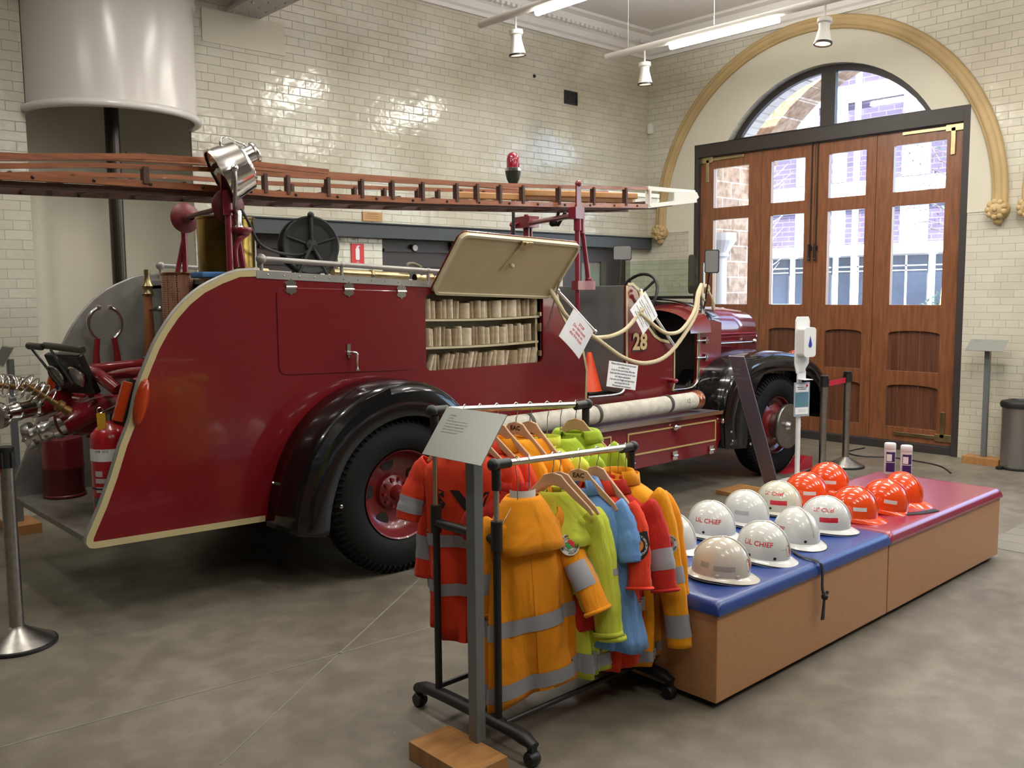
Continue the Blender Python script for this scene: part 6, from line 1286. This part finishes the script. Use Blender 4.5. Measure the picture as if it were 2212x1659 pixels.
def garment(name, label, cat, H, th, mt, L=.75, hw=.17, hem=(.23, .09), neck=-.155, collar='small', stripes=(), slv=(.36, .05, .0), slv_l=None, cuff=None, sstripes=(), patchk=None, badge=None, seed=1, hang='wood', hlabel=None, eac=False, lining=None, short=False, twist=0, open_=False, group='uniforms on the clothes rack', hpos=None, tilt=0, lean=0, cw=1):
    rnd = random.Random(seed); ph = [rnd.uniform(0, 6.28) for _ in range(6)]
    t = thing(name, label, cat, (H[0], H[1], H[2]-L), radians(th), group); zo = L
    if hlabel: hanger(hpos or H, th, hang, hlabel, eac, .165 if hpos is None else .07)
    sh = neck-.085
    def prof(z):
        """half width and half depth of the body at height z below the rail"""
        if z > neck-.012: return .060, .050
        if z > sh: q = (neck-.012-z)/(neck-.012-sh); return .060+(hw-.060)*q**.85, .050+.022*q
        q = (sh-z)/(L+sh); return hw*1.0+(hem[0]-hw)*q**1.1, .072+(hem[1]-.072)*q**.8
    def pt(f_, z, off=0):
        a, b = prof(z); q = max(0, min(1, (sh-z)/(L+sh+1e-6))) if z < sh else 0
        c, s = cos(f_), sin(f_); e = .75
        x = a*abs(c)**e*(1 if c > 0 else -1); y = b*abs(s)**e*(1 if s > 0 else -1)
        fold = q**.8*(.020*sin(5*f_+ph[0]+2.5*z) + .012*sin(9*f_+ph[1]-4*z) + .006*sin(14*f_+ph[2])) + .006*sin(6*f_+11*z+ph[3])*min(1, q*3)
        k = 1 + (fold+off)/max(.05, sqrt(x*x+y*y))
        w_ = twist*q; x2, y2 = x*k, y*k
        return Vector((lean*q+x2*cos(w_)-y2*sin(w_), x2*sin(w_)+y2*cos(w_), z+zo + ((.02*sin(2*f_+ph[4]) if z < -L+.03 else 0) + tilt*x/max(.05, a))*q))
    N = 56
    zs = [neck, neck-.012, neck-.03, neck-.05, neck-.07, sh] + [sh-(L+sh)*k/16 for k in range(1, 17)]
    body_ = obj('body', MB().grid([[pt(2*pi*k/N, z) for k in range(N)] for z in zs], True), mt, t, world=False, smooth=80, solid=.003, fix=False)
    zz = [neck+.001, neck-.012]
    for za, zb in stripes:
        obj('reflective_stripe', MB().grid([[pt(2*pi*k/N, za+(zb-za)*j/3, .0075) for k in range(N)] for j in range(4)], True), stripe_m, t, world=False, smooth=80, fix=False)
    # placket
    obj('placket', MB().grid([[pt(-pi/2+d, z, .0025) for d in (-.05, 0, .05)] for z in zs[3:]]), mt, t, world=False, smooth=80, fix=False)
    # collar
    def colr(prof_, a0, a1, nm='collar', m_=mt):
        rows = [[Vector((r*cos(a)*1.0, b*sin(a) , z+zo)) for a in [a0+(a1-a0)*k/36 for k in range(37)]] for r, b, z in prof_]
        return obj(nm, MB().grid(rows), m_, t, world=False, smooth=80, solid=.003, fix=False)
    if collar == 'small': colr([(.062, .052, neck-.01), (.060, .052, neck+.03), (.066, .058, neck+.032), (.095, .078, neck-.022)], radians(-62), radians(242))
    elif collar == 'stand': colr([(.064, .055, neck-.02), (.058, .052, neck+.035)], radians(-75), radians(255))
    elif collar == 'cape':
        rows = []
        for q in range(9):
            u = q/8; r = []
            for k in range(49):
                a = radians(-205)+radians(352)*k/48; drop = .02+u*(.125+.04*sin(a*1.0+2.2)) ; rr_ = .066+.125*cw*u**.9; bb = .052+.062*u
                z = neck+.022-drop*u**.3*1.0 - .0*u
                sx = rr_*cos(a); r.append(Vector((sx*(1+.06*sin(5*a+ph[2])*u), bb*sin(a)*(1+.10*sin(4*a+ph[1])*u), neck+.025-.20*u*(.55+.45*u) + zo)))
            rows.append(r)
        obj('cape_collar', MB().grid(rows), mt, t, world=False, smooth=80, solid=.004, fix=False)
    elif collar == 'hood':
        rows = []
        for q in range(8):
            u = q/7; rows.append([Vector(((.058+.062*u**.8)*cos(a), (.05+.055*u**.8)*sin(a)+.02*u, neck-.02+.055*sin(pi*u*.62)-.075*u**2.2+zo)) for a in [radians(-60)+radians(300)*k/32 for k in range(33)]])
        obj('hood', MB().grid(rows), mt, t, world=False, smooth=80, solid=.004, fix=False)
    if lining: obj('lining', MB().grid([[Vector((.052*cos(a), .045*sin(a), z+zo)) for a in [radians(180+20*k) for k in range(-1, 9)]] for z in (neck+.05, neck-.06)]), lining, t, world=False, smooth=80, fix=False)
    # sleeves
    for sgn in (1, -1):
        ln, splay, fwd = slv if sgn > 0 or slv_l is None else slv_l
        p0 = Vector((sgn*(hw-.035), 0, sh-.015+zo+.02)); P = smooth_path([p0, (sgn*(hw+.010), -.002, sh-.045+zo), (sgn*(hw+.028+splay*.3), -.01-fwd*.3, sh-.045-ln*.35+zo), (sgn*(hw+.030+splay*.7), -.015-fwd*.7, sh-.045-ln*.7+zo), (sgn*(hw+.03+splay), -.015-fwd, sh-.045-ln+zo)], 6)
        n_ = len(P); R_ = [(.058+.006*sin(pi*min(1, i/6)))*(1-.16*i/n_)*(1+.035*sin(i*.9+ph[3])+.02*sin(i*2.3+ph[5])) for i in range(n_)]
        sl_ = obj('sleeve', MB().tube(P, R_, 20, cap=False, sq=.62, up=(0,1,0)), mt, t, world=False, smooth=80, solid=.003, fix=False)
        if cuff: obj('cuff', MB().tube([P[-1]+(P[-3]-P[-1])*.55, P[-1]+(P[-3]-P[-1])*.2, P[-1]], [R_[-1]*1.12, R_[-1]*1.22, R_[-1]*1.10], 20, cap=False, sq=.66, up=(0,1,0)), mt if cuff is True else cuff, sl_, world=False, smooth=80, solid=.005, fix=False)
        for a_, b_ in sstripes:
            i0, i1 = int(a_*(n_-1)), max(int(a_*(n_-1))+1, int(b_*(n_-1)))
            obj('sleeve_stripe', MB().tube(P[i0:i1+1], [q*1.035+.002 for q in R_[i0:i1+1]], 20, cap=False, sq=.635, up=(0,1,0)), stripe_m, sl_, world=False, smooth=80, fix=False)
        if patchk and sgn > 0:
            i = int(n_*patchk[1]); d = (P[i+1]-P[i-1]).normalized(); nn = Vector((patchk[3], -1, 0)); nn = (nn-d*nn.dot(d)).normalized()
            X = Matrix.Translation((0,0,0))
            pc = P[i] + Vector((nn.x*R_[i]*1.0, nn.y*R_[i]*.78, 0)) + nn*.003
            sub = thing  # patch is a part of the sleeve
            F_ = WM[t.name]
            patch(sl_, F_ @ pc, F_.to_3x3() @ nn, (F_.to_3x3() @ (-d)), patchk[2], patchk[0])
    if badge: badge(t, pt, body_)
    return t
def ra(i): return RA + (RB-RA)*((i-2.17)/.795)
def fa(i): return FA + (FB-FA)*((i-2.17)/.795)
# far rail first
def lets(t, pt, body_):
    mb = text_mb('S W', .10, bold=.006); 
    for i, v in enumerate(mb.v): mb.v[i] = pt(-pi/2 + v.x/.16, -.36+v.y, .004)
    obj('back_lettering', mb, patch_k, t, world=False, fix=False)
def sesfront(t, pt, body_):
    a = -pi/2+.38; p = pt(a, -.36, .005); q = pt(a+.05, -.36, .005); F_ = WM[t.name]; d = (q-p).normalized(); nn = Vector((d.y, -d.x, 0))
    patch(body_, F_ @ (p+nn*.006), F_.to_3x3() @ nn, (0, 0, 1), .045, 'ses')
garment('overalls', 'big red orange overalls with black lettering left of the label stand', 'overalls', fa(2.31), -58, c_rd, .92, .175, (.14, .07), collar='small', stripes=((-.50,-.55),(-.70,-.75)), slv=(.30,.02,.02), slv_l=(.17,.035,.02), sstripes=((.62,.86),), seed=21, hlabel='wooden hanger of the red overalls nearest the label stand', badge=lets)
garment('jacket', 'red orange jacket with a round orange emblem patch beside the front post', 'jacket', fa(2.385), -60, c_rd, .80, .17, (.19, .085), collar='small', stripes=((-.52,-.57),), slv=(.42,.03,.03), sstripes=((.7,.86),), seed=22, badge=sesfront, hlabel='wooden hanger of the red jacket with the emblem patch')
garment('jacket', 'orange jacket with its collar up behind the near rail, left of its two twins', 'jacket', fa(2.47), -66, c_or, .78, .165, (.21, .09), collar='small', slv=(.40,.03,.02), sstripes=((.6,.78),), stripes=((-.62,-.68),), seed=23, hlabel='wooden hanger of the leftmost orange jacket on the far rail')
garment('jacket', 'orange cape collared coat in the middle of the far rail on an EAC hanger', 'jacket', fa(2.57), -74, c_am, .78, .165, (.21, .09), collar='cape', slv=(.40,.03,.02), seed=24, hlabel='EAC hanger at the middle of the far rail', eac=True)
garment('jacket', 'orange cape collared coat right of the EAC hanger on the far rail', 'jacket', fa(2.645), -80, c_or, .78, .165, (.21, .09), collar='cape', slv=(.40,.03,.02), seed=25, hlabel='wooden hanger just right of the far rail EAC hanger')
garment('jacket', 'pale lime coat hanging first among the green ones on the far rail', 'jacket', fa(2.74), -78, c_li, .76, .155, (.20, .085), neck=-.165, collar='stand', slv=(.40,.02,.02), seed=26, hang='wire', hlabel='wire hanger of the pale lime coat on the far rail')
garment('jacket', 'bright green coat in the middle of the three on the far rail', 'jacket', fa(2.815), -74, c_gr, .76, .165, (.21, .09), neck=-.165, collar='cape', slv=(.40,.02,.02), seed=27, hang='wire', hlabel='wire hanger of the middle green coat on the far rail')
garment('jacket', 'bright green hooded coat at the right end of the far rail', 'jacket', fa(2.905), -60, c_gr, .72, .165, (.20, .09), neck=-.12, collar='hood', slv=(.34,.03,.03), seed=28, hlabel='wooden hanger at the right end of the far rail')
# near rail
garment('coat', 'large front orange coat with a cape collar and round brigade patch', 'coat', Vector((2.33, 2.475, 1.085)), -12, c_or, .93, .15, (.235, .06), neck=-.175, collar='cape', stripes=((-.60,-.66),(-.835,-.895)), tilt=.035, lean=.06, cw=.82, slv=(.30,.055,.15), slv_l=(.28,-.03,-.05), cuff=True, sstripes=((.56,.78),), patchk=('bush', .37, .042, -.05), seed=5, hang='wire', hlabel='twisted wire hanger of the large front orange coat', lining=paper, hpos=ra(2.275))
garment('jacket', 'deep red jacket mostly hidden behind the large front orange coat', 'jacket', Vector((2.41, 2.60, 1.075)), -42, c_dr, .70, .15, (.15, .06), neck=-.15, collar='stand', slv=(.42,.10,.05), slv_l=(.05,-.02,-.02), seed=6, hang='wire', hlabel='wire hanger of the deep red jacket', hpos=ra(2.338))
garment('coat', 'lime yellow coat with a wide cape collar next to the orange coat', 'coat', Vector((2.53, 2.51, 1.06)), -62, c_li, .86, .155, (.195, .06), neck=-.165, collar='cape', stripes=((-.775,-.835),), slv=(.40,.05,.03), cuff=True, seed=8, hlabel='wooden hanger of the lime coat with the wide cape collar', hpos=ra(2.47))
garment('coat', 'second lime coat with rolled cuffs just left of the blue shirt', 'coat', Vector((2.56, 2.51, 1.06)), -66, c_li, .86, .155, (.19, .06), neck=-.165, collar='small', stripes=((-.79,-.84),), slv=(.42,.05,.03), cuff=True, sstripes=((.50,.56),), seed=9, hlabel='wooden hanger of the second lime coat', hpos=ra(2.51))
garment('shirt', 'light blue short sleeved shirt on an EAC hanger', 'shirt', ra(2.655)+Vector((0,.01,0)), -66, c_bl, .77, .155, (.25, .10), neck=-.135, collar='small', slv=(.15,.03,.03), seed=10, hpos=ra(2.625), hlabel='EAC hanger of the blue shirt', eac=True)
garment('jacket', 'red orange jacket with a black shield patch right of the blue shirt', 'jacket', ra(2.735), -80, c_rd, .86, .165, (.17, .085), neck=-.145, collar='small', stripes=((-.60,-.66),), slv=(.24,.045,.05), cuff=True, patchk=('ses', .45, .046, .5), seed=12, hlabel='wooden hanger of the red jacket right of the blue shirt')
def nameb(t, pt, body_):
    obj('name_badge', MB().grid([[pt(-.62+d*.11, -.34+q*.045, .004) for d in (-1,0,1)] for q in (-1,1)]), patch_k, t, world=False, fix=False)
    obj('name_tape', MB().grid([[pt(-.62+d*.09, -.34+q*.038, .0055) for d in (-1,0,1)] for q in (-1,1)]), stripe_m, t, world=False, fix=False)
garment('jacket', 'red jacket with a pointed collar and grey name badge before the last orange coat', 'jacket', ra(2.82), -68, c_dr, .84, .17, (.16, .085), neck=-.15, collar='small', slv=(.27,.06,.05), cuff=True, sstripes=((.55,.78),), stripes=((-.60,-.66),), seed=13, hang='wire', hlabel='wire hanger of the red jacket with the name badge', badge=nameb)
garment('coat', 'orange coat with a brigade patch at the bench end of the near rail', 'coat', ra(2.875), -66, c_am, .90, .17, (.17, .085), neck=-.12, collar='small', slv=(.55,.08,.03), cuff=None, sstripes=((.55,.66),(.82,.95)), stripes=((-.83,-.88),), patchk=('bush', .42, .040, .4), seed=14, hang='wire', hlabel='wire hanger of the end orange coat, left of its neighbour')
garment('coat', 'outermost orange coat touching the rail end above the bench', 'coat', ra(2.925), -62, c_or, .60, .165, (.16, .07), neck=-.14, collar='stand', slv=(.40,.04,.02), seed=15, hang='wire', hlabel='wire hanger at the very end of the near rail')
